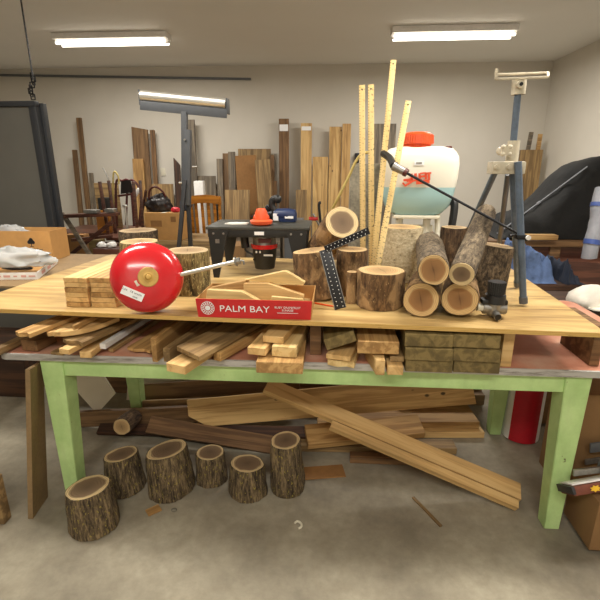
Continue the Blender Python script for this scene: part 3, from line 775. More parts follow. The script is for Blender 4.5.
standing('log', 'dark log standing in front of the sprayer, right side', 451, 280, 12, 227, PZ, 'bark_dark', 'end_grey', 9, GL)
standing('log', 'tall weathered log standing behind the black filter', 490, 298, 18, 245, PZ, 'bark_rough', 'end_grey', 10, GL, lean=(.025, 0), r1=.93)
def lying(label, pe, ze, pb, zb, D_b, r0, r1, bark, end, seed, **k):
    a = pz(*pe, ze); b = pd(*pb, D_b); return log('log', label, b, a, r1, r0, bark, end, seed, GL, **k)
r_ = .073
a = pz(421, 300, PZ+r_*1.04); b = a+DV*.28+UV*.075
log('log', 'lying log with a round sawn end, lower left of the four ends', b, a, r_, r_, 'bark_brown', 'end_tan', 11, GL, wob=.35, zmin=PZ+.001)
a2 = pz(457.5, 301.5, PZ+r_*1.04); b2 = a2+DV*.26+UV*.072
log('log', 'lying log with a round sawn end, lower right of the four ends', b2, a2, r_*.97, r_*.98, 'bark_brown', 'end_tan', 12, GL, wob=.35, zmin=PZ+.001)
a = pz(433, 275.5, PZ+r_*2+.060); b = pd(429, 249, 2.34)
log('log', 'grey-barked log lying on top of the two lowest ones', b, a, .068, .058, 'bark_grey', 'end_tan', 13, GL, wob=.4)
a = pz(461.5, 274.5, 1.204); b = pd(486, 213, 2.25)
log('log', 'long grey log propped slantwise against the tall one', b, a, .046, .049, 'bark_grey', 'end_dark', 14, GL, wob=.4)
a = pz(372, 262, PZ+.065)+DV*.15; b = pz(408, 258, PZ+.065)+DV*.12
log('log', 'rough grey piece lying between the big log and the cream stump', a+Vector((0, .12, .03)), b+Vector((0, .12, .03)), .07, .075, 'bark_rough', 'end_grey', 15, GL)
standing('log', 'narrow split piece standing at the left of the big centre log', 353, 305, 5, 272, PZ, 'bark_brown', 'end_pale', 16, GL)
# ================================================================== ROUTER TABLE
p0 = pz(212, 279, PZ); p1 = pz(304, 277, PZ); zt = .0
C0 = (p0+p1)/2; wR = 101*dep(C0)/F
topz = CH+ray(258, 227).z*(C0.y/ray(258, 227).y)
HR = topz-PZ
rt = bpy.data.objects.new('router_table', None); COL.objects.link(rt)
rt.matrix_world = Matrix.Translation(Vector((C0.x, C0.y, PZ))) @ Matrix.Rotation(-radians(4), 4, 'Z')
tag(rt, 'black bench-top router table standing behind the red tray', 'router table')
dR = .34
mb = MB(); mb.box((0, dR/2-.01, HR-.008), (wR, dR, .016), bev=.004); mb.build('table_top', 'routertop', rt)
mb = MB(); mb.box((0, 0, HR-.033), (wR-.02, .014, .048), bev=.003); mb.box((0, dR-.03, HR-.038), (wR-.02, .014, .044), bev=.003); mb.build('apron', 'routerblack', rt)
for sx in (-1, 1):
    for yy in (0, dR-.03):
        mb = MB(); xo = sx*(wR/2-.012)
        pts = [(xo, HR-.017), (xo-sx*.115, HR-.017), (xo-sx*.10, HR-.055), (xo-sx*.048, 0), (xo-sx*.018, 0)]
        mb.prism(pts, .016, Matrix.Translation((0, yy+.006, 0)) @ Matrix.Rotation(pi/2, 4, 'X'))
        if yy == 0:
            for xx_ in (.03, .085): mb.cyl((xo-sx*xx_, -.010, HR-.036), (xo-sx*xx_, -.013, HR-.036), .006, mi=1, seg=12)
            if sx < 0: mb.box((xo+.05, -.0105, HR-.078), (.022, .002, .022), mi=1)
        mb.build('leg', ['routerblack', 'steel'], rt)
mb = MB(); mb.box((.0+.02*wR, -.008, HR-.034), (.052, .002, .018)); mb.build('label_sticker', 'paper', rt)
mb = MB(); mx = .022
mb.cyl((mx, .10, HR-.016), (mx, .10, HR-.105), .062, .066, 28, 0); mb.cyl((mx, .10, HR-.105), (mx, .10, HR-.128), .076, .074, 28, 1)
mb.cyl((mx, .10, HR-.128), (mx, .10, HR-.18), .068, .066, 28, 2); mb.cyl((mx, .10, HR-.18), (mx, .10, HR-.245), .066, .056, 28, 2)
mb.box((mx+.012, .034, HR-.08), (.07, .004, .024), mi=3); mb.box((mx+.03, .032, HR-.160), (.05, .004, .010), mi=4)
for k in (-.035, -.015): mb.box((mx+k, .03, HR-.142), (.009, .006, .012), mi=4)
rm = mb.build('router_motor', ['steel', 'red', 'black', 'maroon', 'white'], rt); rm['label'] = 'grey and black router motor with a red collar'
mb = MB(); mb.tube([(-.085, .10, HR-.017), (-.09, .10, HR-.08), (-.086, .10, HR-.13)], .024, 12); mb.tube([(-.086, .10, HR-.13), (-.084, .10, HR-.15), (-.04, .10, HR-.175), (-.03, .05, HR-.19)], .006); mb.build('power_switch', 'black', rt)
Rt = rt.matrix_world
def onR(x, y): return Rt @ Vector((x, y, HR+.0008))
mb = MB(); mb.lathe([(0, .001), (.045, .0), (.058, .006), (.062, .018), (.052, .022), (.036, .024), (.034, .05), (.024, .066), (0, .068)], None, 32)
for k in (-1, 1): mb.ball((.030*k, 0, .03), .014)
o = mb.build('orange_cap', ['orangepl'], None, Matrix.Translation(onR(.012, .08)) @ Matrix.Diagonal((1.02, 1.02, 1.35, 1))); o.name = 'orange_dish'; tag(o, 'bright orange plastic cone and dish standing on the router table', 'plastic dish')
mb = MB(); q = [(-.075, -.02), (-.03, -.035), (.05, -.03), (.06, .0), (.03, .035), (-.05, .03)]
mb.prism(q, .006); tag(mb.build('rag', 'whitecloth', None, Matrix.Translation(onR(-.125, .12))), 'small flat white rag on the left of the router table', 'cloth')
# blue power tool
tl_ = bpy.data.objects.new('power_tool', None); COL.objects.link(tl_); tl_.matrix_world = Matrix.Translation(onR(.085, .24)) @ Matrix.Rotation(radians(-12), 4, 'Z')
tag(tl_, 'dark blue cordless power tool lying on the router table', 'power tool')
mb = MB(); mb.lathe([(0, -.06), (.028, -.055), (.034, -.03), (.036, .03), (.03, .07), (0, .08)], Matrix.Translation((.035, 0, .042)) @ Matrix.Rotation(pi/2, 4, 'Y'), 20); mb.box((.06, -.0, .03), (.10, .06, .06), bev=.012); mb.build('body', 'blue', tl_)
mb = MB(); mb.tube([(-.02, 0, .06), (-.035, 0, .095), (-.028, 0, .125), (.0, 0, .135)], .02, 10); mb.ball((.0, 0, .128), .024); mb.build('handle', 'black', tl_)
mb = MB(); mb.cyl((-.03, 0, .04), (-.10, 0, .035), .03, .018); mb.cyl((-.07, 0, .06), (-.05, 0, .085), .02); mb.build('chuck', 'blackm', tl_)
mb = MB(); mb.box((.075, -.033, .03), (.05, .003, .014)); mb.build('label_sticker', 'paper', tl_)
mb = MB(); mb.box((-.005, -.031, .03), (.03, .004, .04)); mb.build('white_cover', 'paper', tl_)
mb = MB(); mb.tube([(0, 0, .008), (.01, 0, .03), (.0, 0, .045)], .005); mb.box((0, 0, .004), (.03, .02, .008)); mb.tube([(-.02, 0, .035), (.03, 0, .04)], .004)
tag(mb.build('small_clamp', 'blackm', None, Matrix.Translation(onR(-.045, .18))), 'small dark metal clamp on the router table behind the rag', 'clamp')
# ================================================================== BLACK SQUARE
sq = bpy.data.objects.new('carpenter_square', None); COL.objects.link(sq)
s0 = pz(340.5, 310, PZ+.001); s1 = pd(325, 250, dis(s0)+.055); s2 = pd(369, 231, dis(s0)-.02)
cA = s0
sq.matrix_world = Matrix.Translation(s0)
tag(sq, 'black steel square with white dots leaning against two upright logs', 'square')
def strip(a, b, w, name, up):
    x = (b-a).normalized(); L = (b-a).length; z = (up-x*up.dot(x)).normalized(); y = z.cross(x)
    M4 = Matrix.Translation(a-s0) @ Matrix((x, y, z)).transposed().to_4x4()
    mb = MB(); mb.box((L/2, 0, 0), (L, w, .004), bev=.0008)
    n = int(L/.018)
    for i in range(n):
        for j, yy in enumerate((-w*.25, w*.2)):
            mb.cyl(((i+.5+.4*j)*L/(n+.5), yy, .0015), ((i+.5+.4*j)*L/(n+.5), yy, .0026), .0020, seg=8, mi=1)
    mb.box((L/2, w*.46, .0022), (L*.98, .0016, .0008), mi=2); mb.box((L/2, -w*.46, .0022), (L*.98, .0016, .0008), mi=2)
    o = mb.build(name, ['blackm', 'paper', 'steel'], sq, M4); return o
toC = -(s0-Vector((0, 0, CH))).normalized()
strip(s0+ZV*.004, s1, .052, 'long_blade', toC); strip(s1+ZV*.0, s2, .030, 'short_blade', toC)
# ================================================================== YARDSTICKS
def yard(label, top, bot, Dt, Db, zt=None):
    a = pd(*bot, Db); b = pd(*top, Dt)
    if a.z < PZ+.002: a = pz(*bot, PZ+.003)
    fac = -(a-Vector((0, 0, CH))).normalized()
    M4 = frame_of(a, b, fac); L = (b-a).length
    mb = MB(); mb.box((L/2, 0, 0), (L, .029, .006), bev=.001); mb.cyl((L-.02, 0, .0035), (L-.02, 0, .0032), .004, seg=10, mi=1)
    return tag(mb.build('yardstick', ['yard', 'blackm'], None, M4), label, 'ruler', 'yellow yardsticks leaning upright among the logs')
yard('leftmost yellow yardstick, almost upright, its marks on the left edge', (362, 85), (363, 279), 2.42, 2.38)
yard('yellow yardstick second from the left, touching the leftmost', (371, 84.5), (371.5, 279), 2.42, 2.38)
yard('tallest yellow yardstick, its top beyond the others, leaning right', (393.5, 60), (371, 289), 2.52, 2.27)
yard('rightmost yellow yardstick, leaning most, in front of the sprayer tank', (408.5, 101), (374, 285), 2.40, 2.13)
# ================================================================== SPRAYER
sp0 = pd(415, 215, 2.62); sc = dep(sp0)/F*.945
zb_ = sp0.z
base = W(lat(sp0), 2.62, PZ)
spr = bpy.data.objects.new('backpack_sprayer', None); COL.objects.link(spr); spr.matrix_world = Matrix.Translation(base) @ Matrix.Rotation(-A-.06, 4, 'Z')
tag(spr, 'backpack sprayer with a translucent white tank and orange lid', 'sprayer')
hb = zb_-PZ; ht = (CH+ray(424, 147).z*(sp0.y/ray(424, 147).y))-PZ
w0 = 78*sc
mb = MB(); secs = []
for f_, ww, dw in ((0, .46, .45), (.04, .66, .6), (.14, .83, .76), (.32, .93, .88), (.55, .99, .97), (.75, 1, 1), (.86, .97, .98), (.93, .89, .9), (.975, .76, .78), (1, .56, .56)):
    z = (ht-hb)*f_; ring = []
    hw, hd = w0/2*ww, .11*dw
    for k in range(40):
        a = 2*pi*k/40; ca, sa = cos(a), sin(a); e = .45
        ring.append(mb.b.verts.new((hw*math.copysign(abs(ca)**e, ca), hd*math.copysign(abs(sa)**e, sa), z)))
    secs.append(ring)
for p, q in zip(secs, secs[1:]):
    for k in range(40): mb.b.faces.new((p[k], p[(k+1) % 40], q[(k+1) % 40], q[k]))
mb.b.faces.new(secs[0][::-1]); mb.b.faces.new(secs[-1])
TH = ht-hb
tank = mb.build('tank', 'tank', spr, Matrix.Translation((0, 0, hb)))
lid = MB(); lx = -.012
lid.cyl((0, 0, -.012), (0, 0, .012), .075, .075, 36); lid.cyl((0, 0, .012), (0, 0, .062), .086, .082, 40); lid.cyl((0, 0, .062), (0, 0, .074), .078, .06, 40)
for k in range(40):
    a = 2*pi*k/40; lid.bar((.085*cos(a), .085*sin(a), .016), (.082*cos(a), .082*sin(a), .058), .006, .006)
lid.build('lid', 'orange', spr, Matrix.Translation((lx-.005, 0, ht)))
mb = MB(); mb.box((0, 0, 0), (.10, .05, .03), bev=.01); mb.box((.02, -.005, .017), (.03, .03, .02), bev=.004, mi=1); mb.build('handle', ['creampl', 'maroon'], spr, Matrix.Translation((w0*.30, -.03, ht-.025)))
mb = MB(); mb.box((-.01, -.112, ht-.085), (.05, .002, .022)); mb.box((-.012, -.1135, ht-.085), (.03, .001, .010), mi=1); mb.build('label_sticker', ['paper', 'steel'], spr)
# orange slanted logo: short strokes of a smudged word and a swoosh
mb = MB(); yl = -.1125
for k, (x, z, w_, h_) in enumerate(((-.062, .0, .05, .012), (-.045, .014, .012, .035), (-.025, .018, .014, .03), (-.004, .018, .012, .032), (.012, .018, .03, .010), (.012, .034, .03, .008), (.028, .02, .012, .034), (.04, .034, .03, .01), (.045, .015, .012, .03), (-.03, -.004, .08, .008), (.015, -.010, .07, .020))):
    mb.box((x, yl, ht-.170+z), (w_, .002, h_), Matrix.Rotation(radians(-6), 3, 'Y'))
mb.bar((-.09, yl, ht-.185), (-.075, yl, ht-.20), .008, .002); mb.bar((-.078, yl, ht-.202), (-.03, yl, ht-.172), .010, .002)
mb.build('logo', 'orangered', spr)
mb = MB()
for sx in (-.72, -.42, .30, .60):
    x = w0/2*sx; mb.tube([(x, .03-.06*(abs(sx) < .5), hb+.04), (x*1.02, -.03, hb*.6), (x, -.03, .012)], .020 if abs(sx) < .5 else .015, 8)
mb.box((0, -.02, .03), (w0*.72, .05, .03), bev=.008); mb.box((0, -.02, hb*.55), (w0*.66, .03, .022), bev=.006); mb.box((0, 0, hb-.006), (w0*.6, .14, .02), bev=.006); mb.box((.04, -.01, hb*.78), (.12, .06, .035), bev=.008)
mb.box((0, .09, .014), (w0*.8, .03, .028), bev=.006)
mb.box((-w0*.32, .03, .014), (.03, .15, .028), bev=.006); mb.box((w0*.30, .03, .014), (.03, .15, .028), bev=.006)
mb.build('stand_frame', 'creampl', spr)
mb = MB()
mb.tube([(w0*.44, .13, ht*.55), (w0*.55, .10, hb+.06), (w0*.50, .06, hb*.5), (w0*.42, .06, .03)], .022, 8); mb.build('shoulder_strap', 'black', spr)
# wand
wa = pd(383, 156, 2.36); wb = pd(396, 170, 2.24); wc = pd(521, 238, 2.02)
wand = bpy.data.objects.new('spray_wand', None); COL.objects.link(wand); wand.matrix_world = Matrix.Translation(wb)
tag(wand, 'thin black spray wand with a grey grip crossing in front of the sprayer', 'spray wand')
def ad(mb, name, mat, root): return adopt(mb.build(name, mat), root)
d_ = (wc-wb).normalized()
mb = MB(); mb.cyl(wb+d_*.06, wc, .0065, .0055, 10); ad(mb, 'tube', 'blackm', wand)
mb = MB(); mb.cyl(wb-d_*.015, wb+d_*.045, .021, .017, 14); mb.cyl(wb+d_*.045, wb+d_*.06, .020, .018, 12, 1); mb.box(wb+ZV*.014, (.014, .014, .02), mi=0); ad(mb, 'grip', ['steel', 'maroon'], wand)
mb = MB(); mb.tube([wb-d_*.015, (wa+wb)/2+ZV*.01, wa], .017, 10); ad(mb, 'handle', 'black', wand)
mb = MB(); mb.tube([wc, wc+d_*.02, wc+d_*.03-ZV*.004], .011, 8); mb.cyl(wc-UV*.05-ZV*.002, wc+UV*.01, .005); ad(mb, 'nozzle', 'blackm', wand)
# yellow hose
mb = MB(); mb.tube([pd(373, 152, 2.47), pd(362, 154, 2.45), pd(355, 163, 2.44), pd(349, 176, 2.44), pd(338, 198, 2.45), pd(330, 215, 2.52), pd(324, 240, 2.60), pd(322, 266.5, 2.64)], .0075, 8)
tag(mb.build('hose', 'yellowrope'), 'thin yellow hose hanging in a curve left of the yardsticks', 'hose')
# rough slab and grey plank behind the yardsticks
p = pz(365, 281, PZ); D_ = 2.66
def panel(name, label, cat, xl, xr, yt, D, zb, mat, t=.03, group=None, lean=.06, skew=0, out=None, cut=0):
    """a board standing or leaning; xl..xr at its top edge yt, bottom on the level zb"""
    T = pd((xl+xr)/2, yt, D); w_ = (xr-xl)*dep(T)/F
    h = T.z-zb
    a = T-ZV*h-DV*lean+UV*skew; L = (T-a).length
    M4 = frame_of(a, T, -DV)
    mb = MB(); pts = out(L, w_) if out else [(0, -w_/2), (L-cut, -w_/2), (L, w_/2), (0, w_/2)]
    mb.prism(pts, t, Matrix.Translation((0, 0, 0)))
    bmesh.ops.bevel(mb.b, geom=list(mb.b.edges), offset=min(t, .02)*.1, segments=1, affect='EDGES')
    return tag(mb.build(name, mat, None, M4), label, cat, group)
panel('stone_slab', 'rough grey slab standing behind the yardsticks', 'slab', 352, 381, 164, 2.72, PZ, 'stone', .04, lean=.04)
# ================================================================== BLACK FILTER ON ITS VALVE
fc = pz(491, 318, PZ); fl_ = bpy.data.objects.new('pressure_filter', None); COL.objects.link(fl_); fl_.matrix_world = Matrix.Translation(Vector((fc.x+.012, fc.y+.012, PZ+.001))) @ Matrix.Rotation(-.1, 4, 'Z')
tag(fl_, 'black filter bowl on a grey valve body at the front right of the logs', 'filter')
mb = MB(); mb.cyl((0, 0, .095), (0, 0, .150), .031, .033, 24)
for k in range(24):
    a = 2*pi*k/24; mb.bar((.031*cos(a), .031*sin(a), .1), (.033*cos(a), .033*sin(a), .148), .004, .004)
mb.build('bowl', 'black', fl_)
mb = MB(); mb.cyl((0, 0, .062), (0, 0, .095), .042, .040, 24); mb.box((-.005, 0, .068), (.10, .05, .02), bev=.006); mb.build('cap', 'black', fl_)
mb = MB(); mb.cyl((-.045, 0, .040), (.045, 0, .040), .026, .026, 20); mb.cyl((0, 0, .02), (0, 0, .065), .03, .03, 20); mb.cyl((0, .0, .028), (0, -.06, .018), .017, .014, 16); mb.cyl((0, -.05, .02), (.0, -.062, .018), .012, mi=1); mb.ball((0, 0, .028), .028, (1.2, 1, 1)); mb.build('valve_body', ['steel', 'blackm'], fl_)
mb = MB(); mb.cyl((-.045, 0, .040), (-.066, 0, .040), .016, .016, 16); mb.build('plug', 'creampl', fl_)
# pencil by the square
a = pz(313, 303, PZ+.004); b = pz(330, 306, PZ+.004)
mb = MB(); mb.cyl(a, b, .0035, seg=6); mb.cyl(b, b+(b-a).normalized()*.012, .0035, .0005, seg=6); tag(mb.build('pencil', 'orange'), 'orange pencil lying beside the foot of the black square', 'pencil')
# ================================================================== BLUE-GREY TRIPOD STAND
st = bpy.data.objects.new('tripod_stand', None); COL.objects.link(st)
f1 = pz(523, 306, PZ); f2 = pz(517, 288, PZ); Dm = dis(f1)
st.matrix_world = Matrix.Translation(Vector((f2.x, f2.y, PZ)))
tag(st, 'blue-grey tripod stand with a cream clamp head on the plywood', 'stand')
hd = pd(512, 166, Dm+.04)
def leg(a, b, r, col='steelblue', foot=True):
    mb = MB(); mb.cyl(a, b, r, r, 14); o = ad(mb, 'leg', col, st)
    if foot:
        d = (b-a).normalized(); mb = MB(); mb.cyl(b-d*.03, b, r*1.25, r*1.25, 14); q = mb.build('foot_cap', 'darksteel'); q.parent = o; q.matrix_parent_inverse = Matrix.Identity(4)
f1 = f1+ZV*.012
leg(pd(518, 162, Dm), f1, .0145)
leg(pd(512.5, 172, Dm+.05), f2+ZV*.012, .0135)
def to_sheet(a, b):
    d = (b-a).normalized(); return a+d*((PZ+.014-a.z)/d.z)
a = pd(497, 168, Dm+.06); leg(a, to_sheet(a, pd(466, 236, Dm+.62)), .0135)
a = pd(508, 174, Dm+.10); leg(a, to_sheet(a, pd(500, 238, Dm+.52)), .012, 'darksteel')
mb = MB(); mb.box(pd(506, 168, Dm+.05), (.135, .07, .05), Matrix.Rotation(-A, 3, 'Z'), bev=.006)
for x in (496.5, 509): c = pd(x, 167, Dm+.01); mb.cyl(c, c-DV*.012, .011, seg=14); mb.cyl(c-DV*.012, c-DV*.016, .006, seg=6)
ad(mb, 'clamp_plate', 'creammetal', st)
mb = MB(); mb.cyl(pd(511, 165, Dm+.05), pd(514, 141, Dm+.05), .024, .024, 20); ad(mb, 'collar', 'creammetal', st)
mb = MB(); c = pd(504, 151, Dm+.01)
mb.cyl(c+DV*.04, c-DV*.03, .018, .02, 12)
for k in range(4):
    a = pi/4+pi/2*k; mb.ball(c-DV*.025+(UV*cos(a)+ZV*sin(a))*.019, .010, seg=10)
ad(mb, 'locking_knob', 'creammetal', st)
mb = MB(); mb.cyl(pd(512.6, 150, Dm+.05), pd(518, 92, Dm+.05), .0135, .0135, 16); ad(mb, 'post', 'steelblue', st)
mb = MB(); mb.cyl(pd(518, 95, Dm+.05), pd(519.5, 80, Dm+.05), .027, .027, 20); c = pd(519.5, 85, Dm+.02); mb.cyl(c, c-DV*.016, .014, seg=16); mb.cyl(c-DV*.016, c-DV*.02, .007, seg=12, mi=1); ad(mb, 'head_socket', ['creammetal', 'blackm'], st)
mb = MB(); cs = [pd(x, y, Dm+.05+o_) for x, y, o_ in ((496, 79.5, -.03), (496, 75, .04), (548, 73, .04), (548, 77.5, -.03))]
for i in range(4): mb.bar(cs[i], cs[(i+1) % 4], .009, .009, ZV, bev=.002)
for i in range(2): mb.bar(cs[i]+(ZV*.022), cs[i], .011, .011)
ad(mb, 'top_frame', 'creammetal', st)
mb = MB(); c = pd(521, 237, Dm+.0); mb.box(c, (.05, .04, .018), bev=.004); mb.cyl(c+UV*.02-DV*.02, c+UV*.02-DV*.03, .010, mi=1, seg=12); ad(mb, 'leg_brace', ['blackm', 'white'], st)
# ================================================================== ROLLER STAND (left)
D_ = 2.82; rs = bpy.data.objects.new('roller_stand', None); COL.objects.link(rs)
pb = pd(186, 262, D_); rs.matrix_world = Matrix.Translation(Vector((pb.x, pb.y, PZ)))
tag(rs, 'grey roller stand with a chrome roller on top, behind the bell', 'roller stand')
pt = pd(184.5, 112, D_)
ml = pd(183.5, 196, D_)
mb = MB(); mb.bar(pd(185, 200, D_), pt, .034, .034, UV, bev=.003); ad(mb, 'post', 'standgrey', rs)
mb = MB()
mb.bar(pd(188, 130, D_-.0), pd(187.5, 205, D_), .038, .038, UV, bev=.003)
c = pd(192.5, 167, D_-.02); mb.cyl(c, c+UV*.03, .007, seg=10, mi=1); c = pd(185, 140, D_-.02); mb.cyl(c, c-DV*.01, .006, seg=10, mi=1); c = pd(182, 183, D_-.02); mb.cyl(c, c-UV*.02, .007, seg=10, mi=1)
ad(mb, 'sleeve', ['standgrey', 'steel'], rs)
for x0_, x1_, dd_ in ((185, 178, -.02), (187, 191.5, .03)):
    a = pd(x0_, 180, D_+dd_); b = pd(x1_, 262, D_+dd_); b.z = max(b.z, PZ+.012); b = Vector((b.x, b.y, PZ+.012)); mb = MB(); mb.bar(a, b, .024, .024, UV, bev=.002); ad(mb, 'leg', 'frameblk', rs)
    mb = MB(); mb.bar(b-DV*.09, b+DV*.16, .024, .02, ZV, bev=.002); ad(mb, 'foot', 'frameblk', rs)
L_ = pd(140, 104, D_); R_ = pd(227, 112.5, D_)
mb = MB(); mb.bar(L_-ZV*.008, R_-ZV*.008, .050, .008, ZV, bev=.001); u_ = (R_-L_).normalized()
mb.bar(L_+ZV*.018-DV*.0+DV*.03, R_+ZV*.018+DV*.03, .006, .06, ZV)
for e in (L_, R_): mb.box(e+ZV*.035+DV*.03, (.008, .07, .085), Matrix.Rotation(-A, 3, 'Z'), bev=.002)
ad(mb, 'bracket', 'standgrey', rs)
mb = MB(); mb.cyl(L_+ZV*.048+DV*.012+u_*.006, R_+ZV*.048+DV*.012-u_*.006, .029, .029, 28); ad(mb, 'roller', 'chrome', rs)
# ================================================================== LEFT END: trays, box, bags
p0 = pz(-42, 281, LZ); p1 = pz(38, 280, LZ); p2 = pz(57.5, 264, LZ)
tv = (p1-p0).normalized(); tn = Vector((-tv.y, tv.x, 0)); sv = (p2-p1)
wt_ = bpy.data.objects.new('carton_tray', None); COL.objects.link(wt_); M4 = Matrix((tv, tn, ZV)).transposed().to_4x4(); wt_.matrix_world = Matrix.Translation(p0+ZV*.001) @ M4
tag(wt_, 'low white printed carton tray at the left end of the bench', 'box')
wl = (p1-p0).length; sl = Vector((sv.dot(tv), sv.dot(tn), 0)); hh = .042
quad_panel([(0, 0, 0), (wl, 0, 0), (wl, 0, hh), (0, 0, hh)], -.004, 'white', 'front_panel', wt_)
quad_panel([(wl, 0, 0), tuple(Vector((wl, 0, 0))+sl), tuple(Vector((wl, 0, hh))+sl), (wl, 0, hh)], -.004, 'white', 'side_panel', wt_)
quad_panel([(0, sl.y, 0), (wl+sl.x, sl.y, 0), (wl+sl.x, sl.y, hh), (0, sl.y, hh)], .004, 'white', 'back_panel', wt_)
mb = MB(); mb.prism([(0, 0), (wl, 0), (wl+sl.x, sl.y), (0, sl.y)], .003); mb.build('bottom', 'kraft', wt_)
mb = MB()
for k in range(9): mb.box((.04+k*wl/9.5, -.001, .022), (.02+.008*(k % 3), .001, .008+.004*(k % 2)))
for k in range(3):
    c = Vector((wl, 0, .022))+sl*(.2+.28*k)+Vector((.0015, -.0015, 0)); mb.bar(c, c+sl*.16, .018, .001, ZV)
mb.build('print', 'pinkprint', wt_)
def inT(x, y, z): return wt_.matrix_world @ Vector((x, y, z))
# kraft box behind
pbx = pz(54, 261, LZ); D_ = dis(pbx)
br = pd(54, 255, D_); tr_ = pd(52.5, 231.5, D_)
kb = bpy.data.objects.new('cardboard_box', None); COL.objects.link(kb)
kw = .52; kh = tr_.z-LZ; kM = Matrix.Translation(Vector((pbx.x, pbx.y, LZ+.001))) @ Matrix.Rotation(radians(-3), 4, 'Z'); kb.matrix_world = kM
tag(kb, 'open kraft cardboard box with a tree logo behind the white tray', 'box')
for nm, c, s_ in (('front_panel', (-kw/2, 0, kh/2), (kw, .004, kh)), ('back_panel', (-kw/2, .2, kh/2), (kw, .004, kh)), ('side_panel', (-.002, .1, kh/2), (.004, .196, kh)), ('side_panel', (-kw+.002, .1, kh/2), (.004, .196, kh)), ('bottom', (-kw/2, .1, .002), (kw-.01, .19, .004))):
    mb = MB(); mb.box(c, s_); mb.build(nm, 'kraft', kb)
mb = MB()
for x, z, r in ((0, 0, .018), (-.014, -.006, .012), (.014, -.006, .012), (.002, .010, .013)): mb.lathe([(r, 0), (r, .0006), (0, .0006)], Matrix.Translation((x, 0, z)) @ RX90.to_4x4(), 16)
mb.box((0, -.0003, -.022), (.005, .0006, .022)); mb.box((0, -.0003, -.034), (.03, .0006, .003)); mb.build('tree_logo', 'frameblk', kb, Matrix.Translation((-.135, -.003, kh*.66)))
text('Valley', .032, 'frameblk', kb, (-.100, -.003, kh*.38), RX90, 'lettering', .0004, 1.0)
def blob(name, label, cat, c, sz, mat, seed, amp=.25, fr_=3.0, seg=40, group=None, flat=True, parent=None):
    mb = MB(); mb.ball((0, 0, 0), 1, seg=seg)
    for v in mb.b.verts:
        n = v.co.normalized(); q = n*fr_+Vector((seed, seed*2, 0)); k = 1+amp*fbm(q, 3)+amp*.4*abs(fbm(q*3, 2))
        v.co = Vector((n.x*sz[0]*k, n.y*sz[1]*k, n.z*sz[2]*k))
        if flat: v.co.z = max(v.co.z, -sz[2]*.55)
    o = mb.build(name, mat, None, Matrix.Translation(Vector(c)) @ RZ, smooth=True)
    return tag(o, label, cat, group) if label else o
c = inT(wl*.60, sl.y*.30, .042); bag = blob('plastic_bag', 'crumpled clear plastic bag lying in the white tray', 'bag', c+ZV*.012, (.20, .075, .065), 'clear', 3, .35, 2.5)
c = inT(wl*.60, sl.y*.30, .028); blob('dark_bundle', 'dark grey bundle inside the clear bag in the tray', 'bundle', c+ZV*.012-UV*.0, (.09, .028, .012), 'frameblk', 5, .15, 3)
c = inT(wl*.60, sl.y*.30, .070); blob('paper_bundle', 'pale yellow paper bundle wrapped in the clear bag', 'paper', c, (.09, .028, .012), 'creampl', 8, .15, 2.5)
c = pd(10, 235, D_+.1); c.z = LZ+.006+.1; blob('wrapped_bundle', 'bundle wrapped in clear plastic sticking out of the kraft box', 'bundle', c+ZV*.015, (.13, .07, .10), 'clear', 11, .3, 2.2)
# ================================================================== GREY FRAMED BOARD
D_ = 3.7; gb = bpy.data.objects.new('framed_board', None); COL.objects.link(gb)
tr_ = pd(35.5, 101, D_); w_ = .95; ztp = tr_.z
gb.matrix_world = Matrix.Translation(W(lat(tr_)-w_, D_, 0)) @ Matrix.Rotation(-A, 4, 'Z') @ Matrix.Rotation(radians(-.0), 4, 'Y')
tag(gb, 'large dark grey board with a charcoal frame standing at the far left', 'board')
mb = MB(); mb.box((w_/2-.0, .02, ztp/2+.05), (w_-.06, .02, ztp-.16)); mb.build('panel', 'greypanel', gb)
for nm, c, s_ in (('frame_rail', (w_/2, .015, ztp-.02), (w_, .06, .04)), ('frame_rail', (w_/2, .015, .06), (w_, .06, .04)), ('frame_stile', (w_-.03, .015, ztp/2), (.06, .06, ztp-.08)), ('frame_stile', (.03, .015, ztp/2), (.06, .06, ztp-.08))):
    mb = MB(); mb.box(c, s_, bev=.006); mb.build(nm, 'frameblk', gb)
for xx_ in (.1, w_-.02): mb = MB(); mb.box((xx_+.015, .075, ztp/2), (.06, .05, ztp-.02), bev=.004); mb.build('post', 'frameblk', gb)
mb = MB(); mb.box((w_/2, .05, .02), (w_, .3, .04), bev=.004); mb.build('base', 'frameblk', gb)
# ================================================================== LUMBER ALONG THE BACK WALL
GW = 'boards leaning upright against the back wall'
def wb(label, xl, xr, yt, mat, D=6.93, t=.035, name='board', **k):
    return panel(name, label, 'wood', xl, xr, yt, D-t-.01, .016 if k.get('skew') else .004, mat, t, GW, lean=k.pop('lean', .12+(6.93-D)*.3), **k)
wb('tall thin brown board at the left end of the back wall', 77, 82, 118, 'cedar')
wb('shorter thin brown board just left of the tall left-end one', 73, 77.5, 150, 'cedar', 6.88)
wb('short dark grey post standing alone right of the left-end boards', 89.5, 93.5, 173, 'greywood', 6.9)
wb('wide brown board with a chamfered top behind the red chair', 132, 148, 127, 'cedar', cut=.04)
wb('narrow brown board touching the right of the wide chamfered one', 148, 152.5, 130, 'brownwood')
wb('short yellowish board in front of the wide chamfered brown one', 133, 144, 159, 'kiln', 6.82)
wb('ragged dark slab of wood just left of the roller stand post', 174, 180, 158, 'darkwood', 6.9, cut=.1)
wb('dark tall post rising right behind the roller stand', 187, 195, 120, 'greywood', 6.9)
wb('low wide tan panel at the foot of the wall, left of the roller stand', 151, 173, 184, 'oldpine', 6.86, t=.015)
wb('low grey panel behind the honey coloured chair', 194, 216, 176, 'greywood', 6.9, t=.02)
wb('dark grey narrow post left of the group of wide boards', 217, 223, 159, 'greywood', 6.86)
